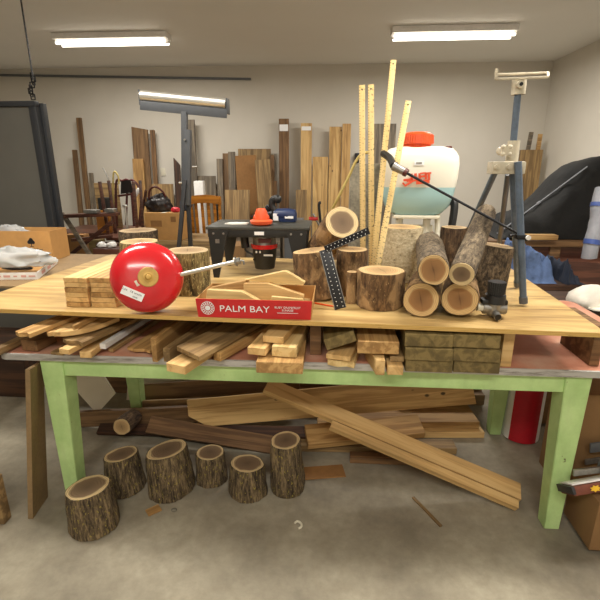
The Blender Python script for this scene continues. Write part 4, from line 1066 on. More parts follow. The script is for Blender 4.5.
wb('narrow brown board at the left of the wide board group', 223, 230, 153.5, 'cedar', 6.90)
wb('narrow greyish board second in the wide board group', 229, 236, 152, 'greywood', 6.83)
wb('wide grey-tan plywood panel at the back of the wide board group', 238, 271, 149, 'oldpine', 6.93, t=.018)
wb('brown fibreboard panel leaning in the middle of the wide board group', 235, 256, 155.5, 'mdfbrown', 6.78, t=.012, skew=.08)
wb('wide pale plank right of the brown fibreboard panel', 255, 270.5, 160, 'oldpine', 6.70, skew=.1)
wb('low plywood panel in front of the brown fibreboard one', 225, 250, 190, 'oldpine', 6.46, t=.018)
wb('narrow dark board at the right edge of the wide board group', 270.5, 274.5, 155, 'brownwood', 6.9)
wb('short brown board end right of the wide board group', 270, 277, 181, 'brownwood', 6.8)
lb_ = wb('tall brown board with a white sticker near its top', 279, 289, 119, 'brownwood', 6.93)
Lb = lb_.data.vertices; 
def sticker(o, f0, f1, mat='paper'):
    xs = [v.co.x for v in o.data.vertices]; ys = [v.co.y for v in o.data.vertices]; zs = [v.co.z for v in o.data.vertices]
    L = max(xs); w_ = max(ys)-min(ys); mb = MB(); mb.box((L*(1-(f0+f1)/2), 0, max(zs)+.0008), (L*(f1-f0), w_*.86, .0012)); s_ = mb.build('label_sticker', mat, o); s_['label'] = 'white paper sticker'
sticker(lb_, .035, .075)
l2 = wb('light pine board with a white patch on top, left of the knotty ones', 301, 312, 123.5, 'pine', 6.93); sticker(l2, .02, .045)
wb('shorter knotty pine board between two taller ones', 313, 328, 157, 'pine_knot', 6.90)
wb('tall knotty pine board left of the yardsticks', 329.5, 342, 127, 'pine_knot', 6.93)
wb('tall narrow darker pine board, farthest right of the pine group', 342.5, 351, 124, 'kiln', 6.88)
wb('short framed brown panel below the light pine board', 296, 307, 190, 'oldpine', 6.75)
wb('grey brown board showing behind the yardsticks', 374, 396, 124, 'greywood', 6.93)
# right corner
k_ = panel('carton_sheet', 'folded brown cardboard standing in the right corner behind the tripod', 'cardboard', 520, 541, 150, 6.7, 0, 'oldpine', .06, None, lean=.05)
for n_, (x0_, y0_, x1_, y1_) in enumerate(((539, 132, 530, 165), (548, 134, 541, 170))):
    a = pd(x0_-7, y0_, 6.7); b = pd(x1_-12, y1_+40, 6.7); d = (b-a).normalized(); b = a+d*(a.z/-d.z)
    mb = MB(); mb.bar(a, b-d*.004, .05, .03, UV); tag(mb.build('stick', 'kiln' if n_ else 'greywood'), ('thin dark stick leaning left in the right corner of the room', 'thin light stick leaning in the right corner, the right-hand one')[n_], 'stick', 'thin sticks in the right corner')
mb = MB(); c = pd(357, 158, 6.948); mb.box(c, (.06, .1, .14), RZ.to_3x3(), bev=.01); c2 = Vector((c.x, c.y+.06, c.z)); mb.box(c2, (.04, .12, .05), RZ.to_3x3())
tag(mb.build('wall_bracket', 'blackm'), 'small black bracket on the wall between the pine boards and the yardsticks', 'bracket')
# ================================================================== BACK LEFT CLUTTER
def tableish(name, label, l0, l1, d0, d1, z, mat, th=.04, leg=.05, cat='table'):
    r = empty(name, W(l0, d0, 0), label, cat); 
    mb = MB(); mb.box(((l1-l0)/2, (d1-d0)/2, z-th/2), (l1-l0, d1-d0, th), bev=.005); mb.build('top', mat, r)
    for x in (leg, l1-l0-leg):
        for y in (leg, d1-d0-leg):
            mb = MB(); mb.box((x, y, (z-th)/2+.001), (leg, leg, z-th-.002), bev=.004); mb.build('leg', mat, r)
    return r
# low red-brown bench holding the clutter
a = pd(60, 228, 5.4); b = pd(142, 228, 5.4); BZ = .82
bn = tableish('wooden_table', 'dark red-brown wooden table behind the left end of the plywood', lat(a), lat(b), 5.2, 5.95, BZ, 'maroonwood', .05, .08)
mb = MB(); mb.box(((lat(b)-lat(a))/2, .4, .35), (lat(b)-lat(a)-.2, .7, .03)); mb.build('shelf', 'maroonwood', bn)
a1_ = lat(pd(64, 228, 4.85)); 
# folding saw horse frame
sh = bpy.data.objects.new('folding_frame', None); COL.objects.link(sh); c = pd(90, 235, 4.6); sh.matrix_world = Matrix.Translation(Vector((c.x, c.y, 0)))
tag(sh, 'dark folding wooden frame with crossed legs behind the pine stack', 'folding frame')
for x0_, y0_, x1_, y1_ in ((62, 213, 88, 252), (112, 222, 74, 252)):
    a = pd(x0_, y0_, 4.48); b = pd(x1_, y1_, 4.48+ (.06 if x0_ > 90 else 0)); d = (b-a).normalized(); e = a+d*((a.z-.018)/-d.z)
    if e.x > a.x+1.2: e = a+d*1.4
    mb = MB(); mb.bar(a, e-d*.0, .04, .03, UV, bev=.003); ad(mb, 'leg', 'greywood' if x0_ < 90 else 'maroonwood', sh)
a = pd(64, 216, 4.50); b = pd(118, 214, 4.52); mb = MB(); mb.bar(a, b, .035, .10, ZV, bev=.004); ad(mb, 'top_rail', 'maroonwood', sh)
a = pd(72, 240, 4.54); b = pd(112, 236, 4.56); mb = MB(); mb.bar(a, b, .03, .05, ZV, bev=.004); ad(mb, 'cross_rail', 'maroonwood', sh)
def boxat(name, label, cat, xl, xr, yt, yb, D, mat, dpt=.2, group=None, bev=.005, zb=None, rz=0):
    T = pd((xl+xr)/2, yt, D); B = pd((xl+xr)/2, yb, D); w_ = (xr-xl)*dep(T)/F; z0 = B.z if zb is None else zb
    mb = MB(); mb.box((0, dpt/2, (T.z-z0)/2), (w_, dpt, T.z-z0), bev=bev)
    return tag(mb.build(name, mat, None, Matrix.Translation(Vector((T.x, T.y, z0))) @ Matrix.Rotation(-A+rz, 4, 'Z')), label, cat, group)
boxat('tool_case', 'small black case with open front standing on the dark wooden table', 'case', 97, 108, 198, 213, 5.32, 'black', .15, zb=BZ+.001)
boxat('wood_offcut', 'orange-brown wood piece lying on the dark wooden table', 'wood', 95, 108, 211, 216, 5.21, 'ochre', .08, zb=BZ+.001)
boxat('canister', 'flat pale metal tin lying on the top rail of the folding frame', 'tin', 83, 97, 212, 215.5, 4.44, 'steel', .08)
boxat('canister', 'small pale tin at the right end of the folding frame', 'tin', 104, 114, 211, 214.5, 4.46, 'steel', .08)
boxat('carton', 'olive tan box standing low under the folding frame', 'box', 63, 84, 235, 262, 4.9, 'mdfbrown', .12, zb=.0)
boxat('carton', 'dull green box standing under the folding frame, right one', 'box', 88, 100, 240, 262, 4.92, 'treated', .12, zb=.0)
for x in (102, 110):
    c = pd(x, 245, 4.26); m_ = blob('plastic_bundle', 'crumpled white plastic, %s of two bits under the folding frame' % ('left' if x < 105 else 'right'), 'plastic', c, (.045, .04, .03), 'white', x, .4, 3, 20, 'crumpled white plastic bits')
boxat('wooden_crate', 'dark crate under the white plastic bits, behind the pine stack', 'crate', 92, 122, 249, 300, 4.18, 'maroonwood', .17, zb=0)
tg = boxat('grey_panel', 'tan panel standing on the dark table behind the black case', 'panel', 93, 118, 183, 213, 5.6, 'oldpine', .02, zb=BZ+.001)
# red chairs, one upside down on the other
def chair(name, label, P, w_, z0, hs, hb_, mat, flip=False, rz=0.0, slats=4, group=None):
    r = bpy.data.objects.new(name, None); COL.objects.link(r)
    m = Matrix.Translation(P) @ Matrix.Rotation(-A+rz, 4, 'Z')
    if flip: m = m @ Matrix.Translation((0, 0, hs+.03)) @ Matrix.Rotation(pi, 4, 'Y')
    r.matrix_world = m; tag(r, label, 'chair', group)
    d = w_*.95
    mb = MB(); mb.box((0, 0, hs), (w_, d, .035), bev=.012); mb.build('seat', mat, r)
    for sx in (-1, 1):
        for sy in (-1, 1):
            mb = MB(); mb.bar((sx*w_*.42, sy*d*.42, hs-.015), (sx*w_*.47, sy*d*.5, 0), .032, .032, bev=.004); mb.build('leg', mat, r)
    mb = MB()
    for sx in (-1, 1): mb.bar((sx*w_*.44, d*.44, hs+.015), (sx*w_*.46, d*.56, hb_-.06), .034, .028, bev=.004)
    for k in range(slats):
        x = w_*(-.3+.6*k/(slats-1)); mb.bar((x, d*.45, hs+.015), (x, d*.56, hb_-.08), .038, .014, UV, bev=.003)
    mb.build('backrest', mat, r)
    mb = MB(); n = 10; pts = []
    for k in range(n+1): x = w_*.52*(-1+2*k/n); pts.append((x, hb_-.02*(x/(w_*.5))**2))
    pts2 = [(x, z-.10) for x, z in pts][::-1]
    mb.prism(pts+pts2, .025, Matrix.Translation((0, d*.57+.012, 0)) @ Matrix.Rotation(pi/2, 4, 'X')); mb.build('top_rail', mat, r)
    return r
c = pd(209, 194, 5.9)
chair('wooden_chair', 'honey coloured wooden chair with a slatted back, left of the router table', W(lat(c), 5.9, .003), .40, 0, .52, c.z+.0, 'ochre', rz=pi)
c = pd(131, 180, 5.3)
chair('red_chair', 'dark red wooden chair right behind the red bell', W(lat(c)+.07, 4.88, .004), .40, 0, .70, .80, 'maroonwood', rz=pi-.3, slats=5)
c2 = chair('red_chair', 'dark red chair stacked upside down on another, its legs up', W(lat(c)+.07, 4.88, .805), .36, 0, .60, .71, 'maroonwood', True, rz=.2, slats=3)
for ch_ in list(c2.children): pass
# its legs point up: built as a light frame
def frame_thing(name, label, cat, lines, r, mat, base, group=None, part='rod'):
    o = bpy.data.objects.new(name, None); COL.objects.link(o); o.matrix_world = Matrix.Translation(base); tag(o, label, cat, group)
    for l_ in lines:
        mb = MB(); mb.tube(l_[0], r if len(l_) < 3 else l_[2], 8, smooth=len(l_[0]) > 2); ad(mb, part if len(l_) < 2 else l_[1], mat if len(l_) < 4 else l_[3], o)
    return o
B_ = lambda x, y, D: pd(x, y, D)
frame_thing('chair_frame', 'dark red metal chair frame with looped legs standing behind the red chairs', 'chair frame', [
    ([B_(117, 226, 5.24), B_(116, 184, 5.24), B_(122, 181, 5.24), B_(130, 184, 5.24), B_(134, 226, 5.24)], 'leg', .014, 'maroon'),
    ([B_(126, 225, 5.36), B_(128, 185, 5.36), B_(135, 182, 5.36), B_(141, 196, 5.36), B_(139, 225, 5.36)], 'leg', .014, 'maroon'),
    ([B_(118, 196, 5.24), B_(132, 194, 5.24)], 'cross_bar', .012, 'maroon'), ([B_(140, 226, 5.24), B_(146, 190, 5.24)], 'leg', .016, 'maroonwood')], .014, 'maroon', pd(128, 215, 5))
mb = MB(); mb.prism([(0, 0), (.16, .02), (.13, .16), (.02, .14)], .01, Matrix.Translation(pd(121, 194, 5.215)) @ RZ @ Matrix.Rotation(pi/2, 4, 'X')); tag(mb.build('vinyl_pad', 'blackleather'), 'dark vinyl pad caught between the red chair legs', 'pad')
mb = MB(); a = pd(134, 197, 5.335); b = pd(140, 189, 5.335); mb.bar(a, b, .05, .03, ZV, bev=.01); tag(mb.build('white_block', 'white'), 'small white tilted block on top of the red chairs', 'block')
mb = MB(); a = pd(125, 206, 4.9); mb.box(a, (.05, .04, .03), bev=.012); mb.cyl(pd(125, 206, 4.9), Vector((a.x, a.y, .866)), .012); tag(mb.build('water_tap', 'chrome'), 'shiny metal fitting among the red chair legs', 'fitting')
frame_thing('electric_cable', 'loose grey and yellow cables sticking up left of the red chairs', 'cable', [
    ([B_(112, 226, 5.24), B_(111, 190, 5.2), B_(108, 178, 5.2), B_(103, 168, 5.2)], 'grey_strand', .008, 'steel'),
    ([B_(113, 226, 5.26), B_(113, 186, 5.2), B_(114, 172, 5.2), B_(118, 176, 5.2), B_(119, 184, 5.2)], 'yellow_strand', .010, 'yellowrope')], .01, 'steel', pd(112, 213, 5.2))
# cartons with the handbag
cz = pd(162, 213, 5.0); cart = bpy.data.objects.new('moving_carton', None); COL.objects.link(cart); cw = 37*dep(cz)/F
cart.matrix_world = Matrix.Translation(W(lat(cz), 5.0, 0)) @ Matrix.Rotation(-A, 4, 'Z'); tag(cart, 'brown printed carton with a black handbag on top, left of the roller stand', 'box')
CHh = cz.z; lowh = CHh-.42
cbz = pd(183, 241, 4.96).z+.001; mb = MB(); mb.box((0, .2, (CHh+cbz)/2), (cw, .38, CHh-cbz), bev=.003); mb.build('body', 'kraft', cart)
for q, sz_ in (((-.08, .008, CHh-.12), (.13, .002, .07)), ((.12, .008, CHh-.07), (.06, .002, .06))): mb = MB(); mb.box(q, sz_); mb.build('printed_patch', 'mdfbrown', cart)
mb = MB(); mb.box((0, .2, CHh-.0005), (.05, .38, .002)); mb.build('tape', 'creampl', cart)
boxat('cabinet', 'plain brown cupboard carrying the printed carton', 'cupboard', 150, 216, 241, 300, 4.96, 'oldpine', .6, zb=0)
c = pd(163, 203, 5.15)
o = blob('handbag', 'slouching black leather handbag on the printed carton', 'bag', W(lat(c)-.06, 5.18, CHh+.068), (.145, .11, .12), 'blackleather', 21, .3, 2.2)
mb = MB(); z_ = CHh+.16; l_ = lat(c)-.06
mb.tube([W(l_-.10, 5.15, z_-.02), W(l_-.07, 5.12, z_+.08), W(l_-.0, 5.12, z_+.12), W(l_+.07, 5.15, z_+.06), W(l_+.09, 5.18, z_-.03)], .011, 8); h_ = ad(mb, 'strap', 'maroon', o)
c = pd(174, 210, 5.1); blob('red_cloth', 'small red and white cloth lying right of the black handbag', 'cloth', W(lat(c)+.03, 5.07, CHh+.026), (.05, .04, .035), 'darkred', 4, .3, 3, 24)
c = pd(172, 203, 5.1); blob('jacket', 'navy cloth bundle leaning against the right of the handbag', 'cloth', W(lat(c)+.10, 5.27, CHh+.053), (.065, .055, .09), 'darkcloth', 7, .3, 3, 24)
# boxes behind router table
boxat('white_bucket', 'small white tub on the low panel behind the honey coloured chair', 'tub', 193, 203, 181, 193, 6.2, 'white', .12, bev=.02, zb=.0)
boxat('tool_chest', 'pale grey chest standing low behind the router table', 'chest', 236, 280, 236, 300, 4.6, 'greywood', .4, zb=0)
boxat('carton', 'plain brown box seen under the router table', 'box', 216, 240, 246, 300, 4.3, 'kraftdark', .3, zb=0)
boxat('storage_box', 'dark box standing behind the leaning log', 'box', 284, 302, 221, 290, 4.6, 'darksteel', .3, zb=0)
boxat('bench_cabinet', 'long dark cupboard standing behind the middle of the plywood', 'cupboard', 318, 440, 236, 330, 4.7, 'brownwood', .5, zb=0)
frame_thing('hand_shears', 'dark handled shears standing behind the leaning log', 'shears', [([B_(313, 214, 4.8), B_(324, 233.5, 4.8)], 'blade', .012, 'steel'), ([B_(322, 234, 4.8), B_(319, 206, 4.8), B_(321, 203, 4.8)], 'handle', .014, 'black'), ([B_(309, 219, 4.8), B_(318, 219, 4.8)], 'handle', .02, 'redcard')], .01, 'black', pd(314, 226, 4.7))
# ================================================================== RIGHT SIDE: workbench, tarp, cloths
WD = 4.1
wl0 = lat(pd(478, 240, WD)); wz = pd(560, 241, WD).z
wbn = empty('workbench', W(wl0, WD, 0), 'dark brown workbench under the black tarpaulin', 'workbench')
wW = min(RX-.05, lat(pd(640, 240, WD)))-wl0
mb = MB(); mb.box((wW/2, .45, wz-.025), (wW, .95, .05), bev=.004); mb.build('worktop', 'brownwood', wbn)
for x in (.05, wW*.5, wW-.05):
    for y in (.06, .85): mb = MB(); mb.box((x, y, (wz-.05)/2+.001), (.09, .09, wz-.052), bev=.004); mb.build('leg', 'brownwood', wbn)
mb = MB(); mb.box((wW/2, .05, wz-.12), (wW-.02, .03, .12)); mb.build('apron', 'maroonwood', wbn)
mb = MB(); mb.box((wW/2, .45, .22), (wW-.1, .8, .03)); mb.build('shelf', 'maroonwood', wbn)
mb = MB(); mb.box((wW*.55, .84, wz/2), (wW*.8, .02, wz-.1)); mb.build('back_panel', 'darkwood', wbn)
boxat('low_cabinet', 'red-brown low cabinet in front of the right end of the workbench', 'cabinet', 556, 680, 263, 300, 3.82, 'maroonwood', .22, zb=0)
boxat('rusty_toolbox', 'rusty red-brown box on the shelf of the dark workbench', 'box', 540, 584, 262, 300, 4.25, 'rust', .4, zb=.236)
boxat('wood_strip', 'light wood strip lying on the edge of the workbench', 'wood', 526, 558, 235, 240, 4.0+.02, 'kiln', .08, zb=None)
# tarp mound
mb = MB(); sil = [(483, 238), (492, 226), (503, 216), (516, 213), (528, 207), (543, 194), (557, 177), (570, 167), (583, 162), (600, 158), (622, 158), (640, 170), (650, 238)]
nu, nv = 60, 26
Dt0 = WD+.06; rows = []
import bisect
xs_ = [p[0] for p in sil]
def silh(x):
    i = min(max(bisect.bisect_right(xs_, x)-1, 0), len(sil)-2); t = (x-xs_[i])/(xs_[i+1]-xs_[i]); return sil[i][1]+(sil[i+1][1]-sil[i][1])*t
for i in range(nu+1):
    x = 483+(650-483)*i/nu; T = pd(x, silh(x), WD+.38); l = lat(T); l = min(l, RX-.04); h = max(T.z-wz, .02); col_ = []
    for j in range(nv+1):
        v = j/nv
        # profile: up the front, over the top, down the back
        if v < .45: q = v/.45; D_ = .30*(q**1.6); z = h*(1-(1-q)**1.5) if q < 1 else h
        elif v < .65: q = (v-.45)/.2; D_ = .30+.2*q; z = h
        else: q = (v-.65)/.35; D_ = .5+.3*q; z = h*(1-q**1.6)
        P = Vector((l, Dt0+D_, wz+.004+z))
        f_ = fbm(Vector((l*2.6+z*1.5, D_*3, z*1.2-l)), 3)*.07+abs(fbm(Vector((l*3.5-z*3, z*2, D_)), 2))*.04
        if 0 < j < nv: P.y -= f_; P.z += f_*.35*min(1, z/.2)
        P.z = max(P.z, wz+.003); col_.append(mb.b.verts.new(W(P.x, P.y, P.z)))
    rows.append(col_)
for a, b in zip(rows, rows[1:]):
    for j in range(nv): mb.b.faces.new((a[j], b[j], b[j+1], a[j+1]))
for r_e in (rows[0], rows[-1]): mb.b.faces.new(r_e)
for i in range(nu): mb.b.faces.new((rows[i][0], rows[i+1][0], rows[i+1][-1], rows[i][-1]))
tarp = tag(mb.build('tarpaulin', 'tarp', smooth=True), 'large black tarpaulin draped over something on the workbench at right', 'tarpaulin')
from mathutils.bvhtree import BVHTree
tb_ = BVHTree.FromPolygons([v.co for v in tarp.data.vertices], [tuple(p.vertices) for p in tarp.data.polygons])
def on_tarp(x, y):                       # a point of the cord lying on the tarpaulin
    r = ray(x, y).normalized(); h = tb_.ray_cast(Vector((0, 0, CH)), r)
    return h[0]-r*.009
cord_ = [on_tarp(498+(588-498)*i/9, 234.5+(167.5-234.5)*i/9) for i in range(10)]
mb = MB(); mb.tube(cord_, .006, 6); mb.tube([cord_[4], cord_[4]+(cord_[5]-cord_[4])*.3], .013, 6)
tag(mb.build('tie_cord', 'bagwhite'), 'thin white cord running diagonally across the black tarpaulin', 'cord')
# stool with blue clothes
cb = pd(545, 262, 3.35); 
mb = MB(); mb.box((0, 0, .38), (.62, .5, .76), bev=.01); tag(mb.build('storage_chest', 'darkwood', None, Matrix.Translation(W(lat(cb)+.0, 3.55, 0)) @ RZ), 'dark chest under the blue clothes behind the plywood', 'chest')
def drape(name, label, l0, l1, D0_, D1_, ztop, zlow, mat, seed, cat='cloth', zb=.76):
    mb = MB(); n1, n2 = 34, 30; rows = []
    for i in range(n1+1):
        u = i/n1; row = []
        for j in range(n2+1):
            v = j/n2; e = min(1, 6*min(u, 1-u), 6*min(v, 1-v)); e = e*e*(3-2*e)
            z = zb+.004+e*((ztop(u)-zb)*(.85+.35*fbm(Vector((u*5+seed, v*4, seed)), 3))+.03*abs(fbm(Vector((u*14+v*5, v*9, seed)), 2)))
            x = l0+(l1-l0)*u+.03*fbm(Vector((u*4, v*4, seed+5)), 2); y = D0_+(D1_-D0_)*v+.03*fbm(Vector((u*4, v*4, seed+9)), 2)
            row.append(mb.b.verts.new(W(x, y, z)))
        rows.append(row)
    for a, b in zip(rows, rows[1:]):
        for j in range(n2): mb.b.faces.new((a[j], b[j], b[j+1], a[j+1]))
    return tag(mb.build(name, mat, smooth=True), label, cat)
l_ = lat(cb)
drape('denim_jacket', 'blue cloth jacket heaped behind the tripod stand', l_-.24, l_+.10, 3.32, 3.72, lambda u: 1.03-.16*max(0, u-.3), 0, 'denim', 3, 'jacket')
drape('dark_coat', 'navy coat heaped right of the blue jacket', l_+.15, l_+.30, 3.31, 3.75, lambda u: .96-.22*u, 0, 'darkcloth', 9, 'coat')
c = pz(590, 290, .86); 
mb = MB(); mb.box((0, 0, .38), (.5, .42, .76), bev=.01); tag(mb.build('drawer_unit', 'darkwood', None, Matrix.Translation(Vector((c.x+.1, c.y+.12, 0))) @ RZ), 'dark drawer unit carrying the white cap at the right edge', 'cabinet')
cp = empty('cap', Vector((c.x, c.y, .762)), 'white cloth cap lying at the right edge behind the plywood', 'cap')
mb = MB(); mb.ball((0, 0, .035), 1, (.125, .10, .10))
for v in mb.b.verts: v.co.z = max(v.co.z, .0)+.0; v.co += v.co.normalized()*.02*fbm(v.co*14, 2)
mb.build('crown', 'whitecloth', cp, smooth=True)
mb = MB(); mb.prism([(-.05+.0, -.06), (-.03, -.13), (.03, -.15), (.09, -.12), (.10, -.05)], .008, Matrix.Translation((0, 0, .004))); mb.build('brim', 'whitecloth', cp)
# hanging plastic roll
nb = empty('plastic_bag', pd(588, 259, 3.0), 'white and blue printed plastic bag hanging at the right edge', 'bag')
mb = MB(); P = [pd(603, 188, 3.05), pd(599, 205, 3.03), pd(597, 222, 3.02), pd(592, 242, 3.0), pd(589, 258, 3.0)]
mb.tube(P, .045, 14)
for v in mb.b.verts: v.co += (v.co-P[2]).normalized()*.006*fbm(v.co*14, 2)
ad(mb, 'body', 'bagwhite', nb)
for i in (1, 3):
    mb = MB(); mb.tube([P[i]+(P[i-1]-P[i])*.12, P[i]-(P[i-1]-P[i])*.12], .049, 14); ad(mb, 'printed_band', 'bagblue', nb)
mb = MB(); mb.tube([P[0], P[0]+ZV*.15+UV*.1, Vector((P[0].x+.12, P[0].y, HC-.004))], .004, 6); ad(mb, 'string', 'bagwhite', nb)
# ================================================================== UNDER THE BENCH
GF = 'logs standing on the floor under the table'
standing('log', 'furrowed log at the far left, nearest of those on the floor', 98, 540, 24, 487, 0, 'bark_floor', 'end_dark', 31, GF, r1=.86, tilt=(.08, -.06), lean=(-.01, 0))
standing('log', 'furrowed log with a tilted top, second from the left on the floor', 128, 499, 19.5, 455, 0, 'bark_floor', 'end_dark', 32, GF, r1=.86, tilt=(.08, -.1), lean=(-.01, .01))
standing('log', 'widest floor log, its lichen the yellowest, third from the left', 174, 503, 22.5, 449, 0, 'bark_floor', 'end_dark', 33, GF, r1=.86, tilt=(.12, -.1), lean=(-.01, 0))
standing('log', 'small floor log standing farther back, between two larger ones', 211, 489, 15.5, 452, 0, 'bark_floor', 'end_dark', 34, GF, r1=.86)
standing('log', 'floor log with a bright pale rim, right of the small one', 249, 504, 19, 463, 0, 'bark_floor', 'end_dark', 35, GF, r1=.86, tilt=(-.05, -.1))
standing('log', 'tallest and rightmost of the logs standing on the floor', 288, 499, 17.5, 440, 0, 'bark_floor', 'end_dark', 36, GF, r1=.86, lean=(-.01, 0))
GU = 'lumber piled on the floor under the table'
def span(name, label, pa_, Da, pb_, Db, w, t, mat, up=ZV, group=GU, out=None, cat='wood'):
    a = pd(*pa_, Da); b = pd(*pb_, Db)
    if up.z > .8:
        a.z = max(a.z, .003); b.z = max(b.z, .003)
    return board(name, label, cat, a, b, w, t, mat, up, group, out)
FW = -DV
span('thin_log', 'thin round log whose pale end shows above the floor logs', (122, 425), 2.35, (122, 425), 2.35+.01, .01, .01, 'oldpine') if False else None
a = pd(121.5, 427, 2.24); b = a+DV*.14+UV*.015-ZV*.015
log('log', 'thin log lying back under the table, its pale round end facing out', b, a, .050, .054, 'bark_dark', 'end_pale', 41, None)
a = pd(104, 418, 2.6); 
span('plank', 'brown plank on edge reaching right from behind the left leg', (66, 425), 2.41, (232, 417), 2.45, .10, .035, 'cedar', (FW+ZV*.1).normalized())
span('dark_plank', 'long dark plank sloping down to the right behind the floor logs', (150, 427), 2.33, (300, 452), 2.22, .10, .025, 'brownwood', (FW+ZV*1.2).normalized())
span('dark_plank', 'dark plank lying level behind the sloping one', (100, 432), 2.36, (330, 436), 2.34, .07, .025, 'darkwood', (FW*.5+ZV).normalized())
span('plank', 'pale old plank lying level behind the yellow knotty board', (142, 416), 2.52, (300, 410), 2.54, .14, .03, 'oldpine', (FW+ZV*.3).normalized())
span('plank', 'old brown plank at the back, showing above the pale old one', (142, 414), 2.66, (300, 404), 2.70, .18, .03, 'cedar', (FW+ZV*.3).normalized())
span('knotty_board', 'wide yellow board with dark knots lying on edge under the table', (189, 412.5), 2.36, (474, 388), 2.44, .178, .018, 'pine_knot', (FW+ZV*.25).normalized(), out=lambda L, w: [(0, -w*.1), (.11, -w/2), (L, -w/2+.0), (L-.02, w/2), (0, w/2-.01)])
def qpanel(label, px4, Ds, mat, t=.012, name='leaning_board'):
    P = [pd(x, y, D) for (x, y), D in zip(px4, Ds)]
    for p in P: p.z = max(p.z, .003)
    mb = MB(); n = (P[1]-P[0]).cross(P[2]-P[0]).normalized()
    if n.dot(DV) < 0: n = -n
    n.z = 0; n.normalize()
    lo = [mb.b.verts.new(p) for p in P]; hi = [mb.b.verts.new(p+n*t) for p in P]
    mb.b.faces.new(lo); mb.b.faces.new(hi[::-1])
    for i in range(len(P)): mb.b.faces.new((lo[i], lo[(i+1) % len(P)], hi[(i+1) % len(P)], hi[i]))
    return tag(mb.build(name, mat), label, 'panel')
qpanel('off-white board with one corner pointing down behind the left leg', [(70, 350), (92, 358), (115, 394), (97, 414), (72, 386)], [2.465]*5, 'whitepanel')
qpanel('large off-white panel standing behind the knotty board, upper left', [(130, 355), (222, 355), (222, 430), (130, 430)], [2.82, 2.82, 2.76, 2.76], 'whitepanel')
qpanel('brown plywood sheet standing upright behind all the lumber under the table', [(66, 352), (480, 352), (480, 425), (66, 425)], [2.92, 2.92, 2.86, 2.86], 'brownwood')
def flat(name, label, x0_, x1_, yb, z, w, t, mat, group=GU, dy=0, out=None):
    a = pz(x0_, yb, z); b = pz(x1_, yb+dy, z); n = Vector((-(b-a).y, (b-a).x, 0)).normalized(); a += n*w/2; b += n*w/2
    a.z = b.z = z
    return board(name, label, 'wood', a, b, w, t, mat, ZV, group, out)
flat('plank', 'lowest thick board of the pile near the right back leg', 318, 484, 438, .002, .16, .04, 'pine', dy=0)
flat('plank', 'wide flat board on top of the pile near the right back leg', 330, 479, 428, .046, .23, .042, 'kiln', dy=0)
flat('plank', 'brown board farthest back on the right-hand pile', 400, 484, 405, .10, .06, .07, 'cedar')
board('plank', 'wide tan board whose square end rises behind the rightmost log', 'wood', pd(306, 441, 2.26), pd(420, 430, 2.40), .14, .045, 'kiln', (ZV*.9+FW*.3).normalized(), GU)
board('plank', 'pale brown board on the floor behind the long crossing board', 'wood', pz(292, 452, .003)+DV*.05, pz(455, 452, .003)+DV*.02, .09, .04, 'oldpine', ZV, GU)
board('plank', 'dark brown board lying on the floor just right of the square brown sheet', 'wood', pz(350, 462, .003)+DV*.02, pz(430, 463, .003), .06, .035, 'brownwood', ZV, GU)
board('thin_sheet', 'square brown sheet lying flat on the floor right of the floor logs', 'panel', pz(304, 474, .0018), pz(344, 471, .0018), .10, .006, 'mdfbrown', ZV, None)
# the long crossing pair
e1_ = pz(511, 503, .003); e0_ = pd(262, 386, 2.46); 
board('long_board', 'long pine board crossing in front, its end resting on the floor at right', 'wood', pz(517, 497, .004), pd(266, 390, 2.20), .092, .038, 'pine', (ZV+FW*.35).normalized(), 'long crossing boards under the table')
board('long_board', 'narrow pine strip lying along the front of the long crossing board', 'wood', pz(515, 508, .004), pd(330, 428, 2.05), .040, .038, 'pine', (ZV+FW*.5).normalized(), 'long crossing boards under the table')
# red and white roll
rl = bpy.data.objects.new('paper_roll', None); COL.objects.link(rl); c = pz(524, 444, 0)+DV*.09; rl.matrix_world = Matrix.Translation(c)
tag(rl, 'upright red roll with white edges behind the right table leg', 'roll')
mb = MB(); r_ = .105; hr = .62; n = 36
def arc(a0, a1, r0_, r1_, mat, nm):
    mb = MB(); m_ = 14; pts = [(r1_*cos(a0+(a1-a0)*k/m_), r1_*sin(a0+(a1-a0)*k/m_)) for k in range(m_+1)]+[(r0_*cos(a1-(a1-a0)*k/m_), r0_*sin(a1-(a1-a0)*k/m_)) for k in range(m_+1)]
    mb.prism(pts, hr); return mb.build(nm, mat, rl)
arc(radians(-152), radians(-62), .092, r_, 'darkred', 'red_wrap'); arc(radians(-62), radians(20), .092, r_, 'white', 'white_wrap'); arc(radians(20), radians(208), .092, r_, 'white', 'inner_wrap')
mb = MB(); mb.cyl((0, 0, 0), (0, 0, hr-.01), .088, .088, 28); mb.build('core', 'kraft', rl)
boxat('shipping_carton', 'brown carton standing behind the right leg of the table', 'box', 539, 566, 380, 470, 2.62, 'kraftdark', .14, zb=0)
# left side: board leaning by the leg, dark cabinet
P0 = pz(30, 519, 0); P1 = pz(40, 509, 0)
T0 = pd(24, 362, dis(P0)+.05); 
mb = MB()
tb = [pz(28, 519, 0), pz(33, 519, 0), pz(48, 497, 0), pz(45, 495, 0)]
tt = []
for p, (x, y) in zip(tb, ((23.5, 361), (28.5, 361), (43, 361), (40, 361))):
    D_ = dis(p)+.02; q = pd(x, y, D_); q.z = min(q.z, .765); tt.append(q)
lo = [mb.b.verts.new(p) for p in tb]; hi = [mb.b.verts.new(p) for p in tt]
mb.b.faces.new(lo[::-1]); mb.b.faces.new(hi)
for i in range(4): mb.b.faces.new((lo[i], lo[(i+1) % 4], hi[(i+1) % 4], hi[i]))
tag(mb.build('upright_panel', 'mdf'), 'tan panel standing on edge beside the left table leg', 'panel')
boxat('cupboard', 'dark brown cupboard standing left behind the end of the table', 'cupboard', -90, 24, 352, 470, 2.75, 'darkwood', .5, zb=0)
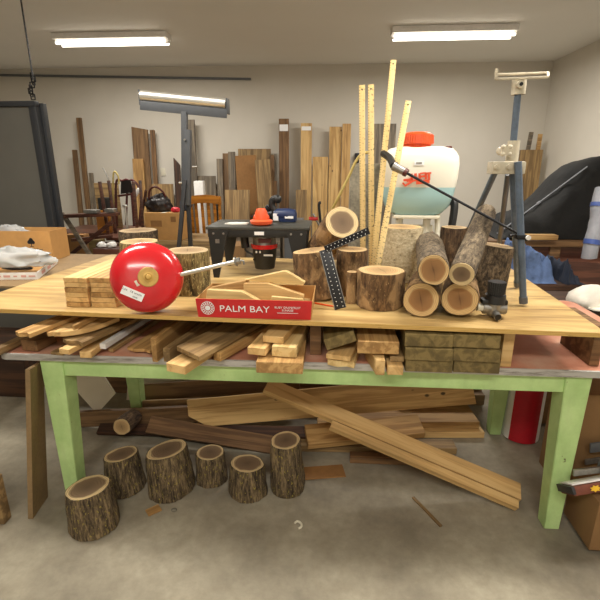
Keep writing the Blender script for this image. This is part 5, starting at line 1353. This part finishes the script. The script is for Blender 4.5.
boxat('wood_offcut', 'light wood post at the bottom left edge of the picture', 'wood', -30, -5, 480, 540, 1.6, 'oldpine', .05, zb=0)
# right: carton, clamps and the red case
mb = MB(); c = pz(612, 540, 0); w_ = .42
boxat('plywood_crate', 'brown crate standing right of the right table leg', 'crate', 583, 760, 398, 500, 2.0, 'kraftdark', .25, zb=0)
boxat('low_carton', 'brown worn carton standing low at the right edge beside the leg', 'box', 596, 680, 509, 560, 1.62, 'kraftdark', .22, zb=0, group=None)
rc = bpy.data.objects.new('red_case', None); COL.objects.link(rc); c = pd(575, 491.5, 1.60); cR = pd(618, 484, 1.62)
x_ = (cR-c).normalized(); M3 = Matrix((x_, ZV.cross(x_).normalized(), x_.cross(ZV.cross(x_).normalized()))).transposed()
rc.matrix_world = Matrix.Translation(c) @ M3.to_4x4() @ Matrix.Rotation(radians(-34), 4, 'X')
tag(rc, 'red box with a yellow emblem and white top in front of the right leg', 'box')
mb = MB(); mb.box((.10, .07, -.003), (.20, .11, .036), bev=.004); mb.build('case', 'rust', rc)
mb = MB(); mb.box((.105, .08, .020), (.19, .10, .006), bev=.002); mb.build('white_top', 'white', rc)
mb = MB(); mb.box((.0, .07, .002), (.012, .13, .03), bev=.002); mb.build('end_cap', 'frameblk', rc)
mb = MB(); st_ = [(.024*(1 if k % 2 == 0 else .6)*cos(pi*k/7), .014*(1 if k % 2 == 0 else .6)*sin(pi*k/7)) for k in range(14)]
mb.prism(st_, .001, Matrix.Translation((.085, .0035, -.003)) @ Matrix.Rotation(pi/2, 4, 'X')); mb.build('emblem', 'yellowemblem', rc)
GC = 'grey steel clamps piled at the right edge'
for k, (pa_, pb_, w_) in enumerate((((573, 474), (640, 466), .030), ((585, 462), (640, 454), .028), ((590, 500), (640, 492), .026), ((590, 448), (640, 442), .05))):
    D_ = (1.70, 1.955, 1.70, 1.95)[k]
    a = pd(*pa_, D_); b = pd(*pb_, D_+.02); o = bpy.data.objects.new('bar_clamp', None); COL.objects.link(o); o.matrix_world = Matrix.Translation(a)
    tag(o, ('lowest visible grey steel clamp bar directly above the red box', 'grey steel clamp bar just above the one touching the red box', 'grey steel clamp bar under the right end of the red box', 'uppermost dark clamp at the right edge')[k], 'clamp', GC)
    mb = MB(); mb.bar(a, b, .009, w_, -DV, bev=.001); ad(mb, 'bar', 'steel' if k < 3 else 'darksteel', o)
    mb = MB(); c = a+(b-a)*.45; mb.box(c+ZV*.004, (.022, .05, .04), bev=.003); mb.cyl(c-ZV*.03, c+ZV*.03, .006); ad(mb, 'jaw', 'darksteel', o)
# bits on the floor
board('wood_chip', 'small pale wood chip on the floor between the left logs', 'wood', pz(147, 514, .002), pz(160, 508, .002), .045, .008, 'kiln', ZV, None)
board('thin_stick', 'thin stick lying on the floor under the middle of the table', 'stick', pz(413, 498, .001), pz(441, 527, .001), .014, .008, 'oldpine', ZV, None)
mb = MB(); c = pz(299, 524, .002); mb.tube([c+UV*-.02-DV*.0, c+DV*.012-UV*.008, c+UV*.01, c+UV*.012-DV*.02, c-UV*.0-DV*.03], .005, 8); tag(mb.build('rope_end', 'creampl'), 'short curl of cream cord on the floor, front middle', 'cord')
mb = MB(); c = pz(174, 510, .006); mb.ball(c, .012, (1.2, 1, .5)); tag(mb.build('pebble', 'stone'), 'small dark pebble on the floor in front of the widest log', 'stone')
# ---- NUDGE: small shifts (at most 4 cm) that set things beside each other instead of into each other
NUDGE = {
    'alarm_bell': (0, 0, 0.006), 'backpack_sprayer': (0, 0, 0.001), 'bar_clamp': (0, 0, 0.006), 'board.001': (-0.0184, 0.0184, 0),
    'board.002': (0.016, 0, 0), 'board.015': (0.0283, 0.0283, 0), 'board.018': (-0, -0.006, 0), 'board.019': (0.009, 0, 0),
    'board.021': (-0.001, 0, 0), 'board.023': (-0.009, 0, 0), 'cabinet': (0, 0, 0.001), 'canister': (0, 0, 0.02),
    'canister.001': (0, 0, 0.02), 'carpenter_square': (0, 0, 0.002), 'carton': (0, 0, 0.001), 'carton.001': (0, 0, 0.001),
    'carton.002': (0, 0, 0.001), 'cupboard': (0, 0, 0.001), 'drawer_unit': (0, 0, 0.001), 'framed_board': (0, 0, 0.001),
    'hand_shears': (0, 0, 0.002), 'log.007': (0, 0.026, 0), 'log.008': (-0.009, 0, 0), 'log.009': (-0.026, 0, 0),
    'log.011': (0.0085, 0, 0.0085), 'log.012': (0, 0, 0.02), 'log.015': (-0.0085, 0.0085, 0), 'log.019': (0.009, 0, 0),
    'log.022': (0, 0, 0.001), 'low_cabinet': (0, 0, 0.001), 'low_carton': (0.0184, 0, 0.0184), 'offcut.001': (-0.02, 0, 0),
    'offcut.003': (0.0141, -0.0141, 0), 'offcut.005': (-0.006, 0, 0), 'offcut.009': (-0.0042, 0.0042, 0), 'paper_roll': (0.0085, 0, 0.0085),
    'pebble': (0, 0, 0.001), 'pencil': (0.009, 0, 0), 'plank': (0, 0.012, 0), 'plank.001': (0.02, 0, 0),
    'plank.006': (0, 0, 0.012), 'plastic_bag': (0, 0, 0.04), 'plastic_bundle.001': (0.02, 0, 0), 'plywood_crate': (0, 0, 0.001),
    'red_chair': (-0.02, 0, 0), 'roller_stand': (0, 0, 0.001), 'rope_end': (0, 0, 0.004), 'router_table': (0.0007, 0, 0.0007),
    'shipping_carton': (-0.0226, 0, 0.0226), 'spray_wand': (0, 0, 0.012), 'stick': (-0, -0.0226, 0.0226), 'stick.003': (0, 0.016, 0),
    'stick.004': (0, 0.016, 0), 'stone_slab': (-0.0085, 0.0085, 0), 'storage_box': (0, 0, 0.001), 'storage_chest': (0, 0, 0.001),
    'tie_cord': (-0.0085, 0, 0.0085), 'tool_chest': (0, 0, 0.001), 'treated_offcut': (0.0141, 0, 0.0141), 'tripod_stand': (0, 0, 0.001),
    'upright_panel': (0, 0, 0.001), 'white_block': (-0.0042, -0.0042, 0), 'white_bucket': (0, 0, 0.001), 'white_stick': (0.004, 0, 0),
    'wood_offcut.001': (0, 0, 0.001), 'wood_strip': (-0, -0.004, 0), 'wood_wedge.002': (0, 0, 0.001), 'wooden_crate': (0, 0, 0.001),
}
bpy.context.view_layer.update()
for k_, v_ in NUDGE.items():
    o_ = bpy.data.objects[k_]; o_.matrix_world = Matrix.Translation(Vector(v_)) @ o_.matrix_world
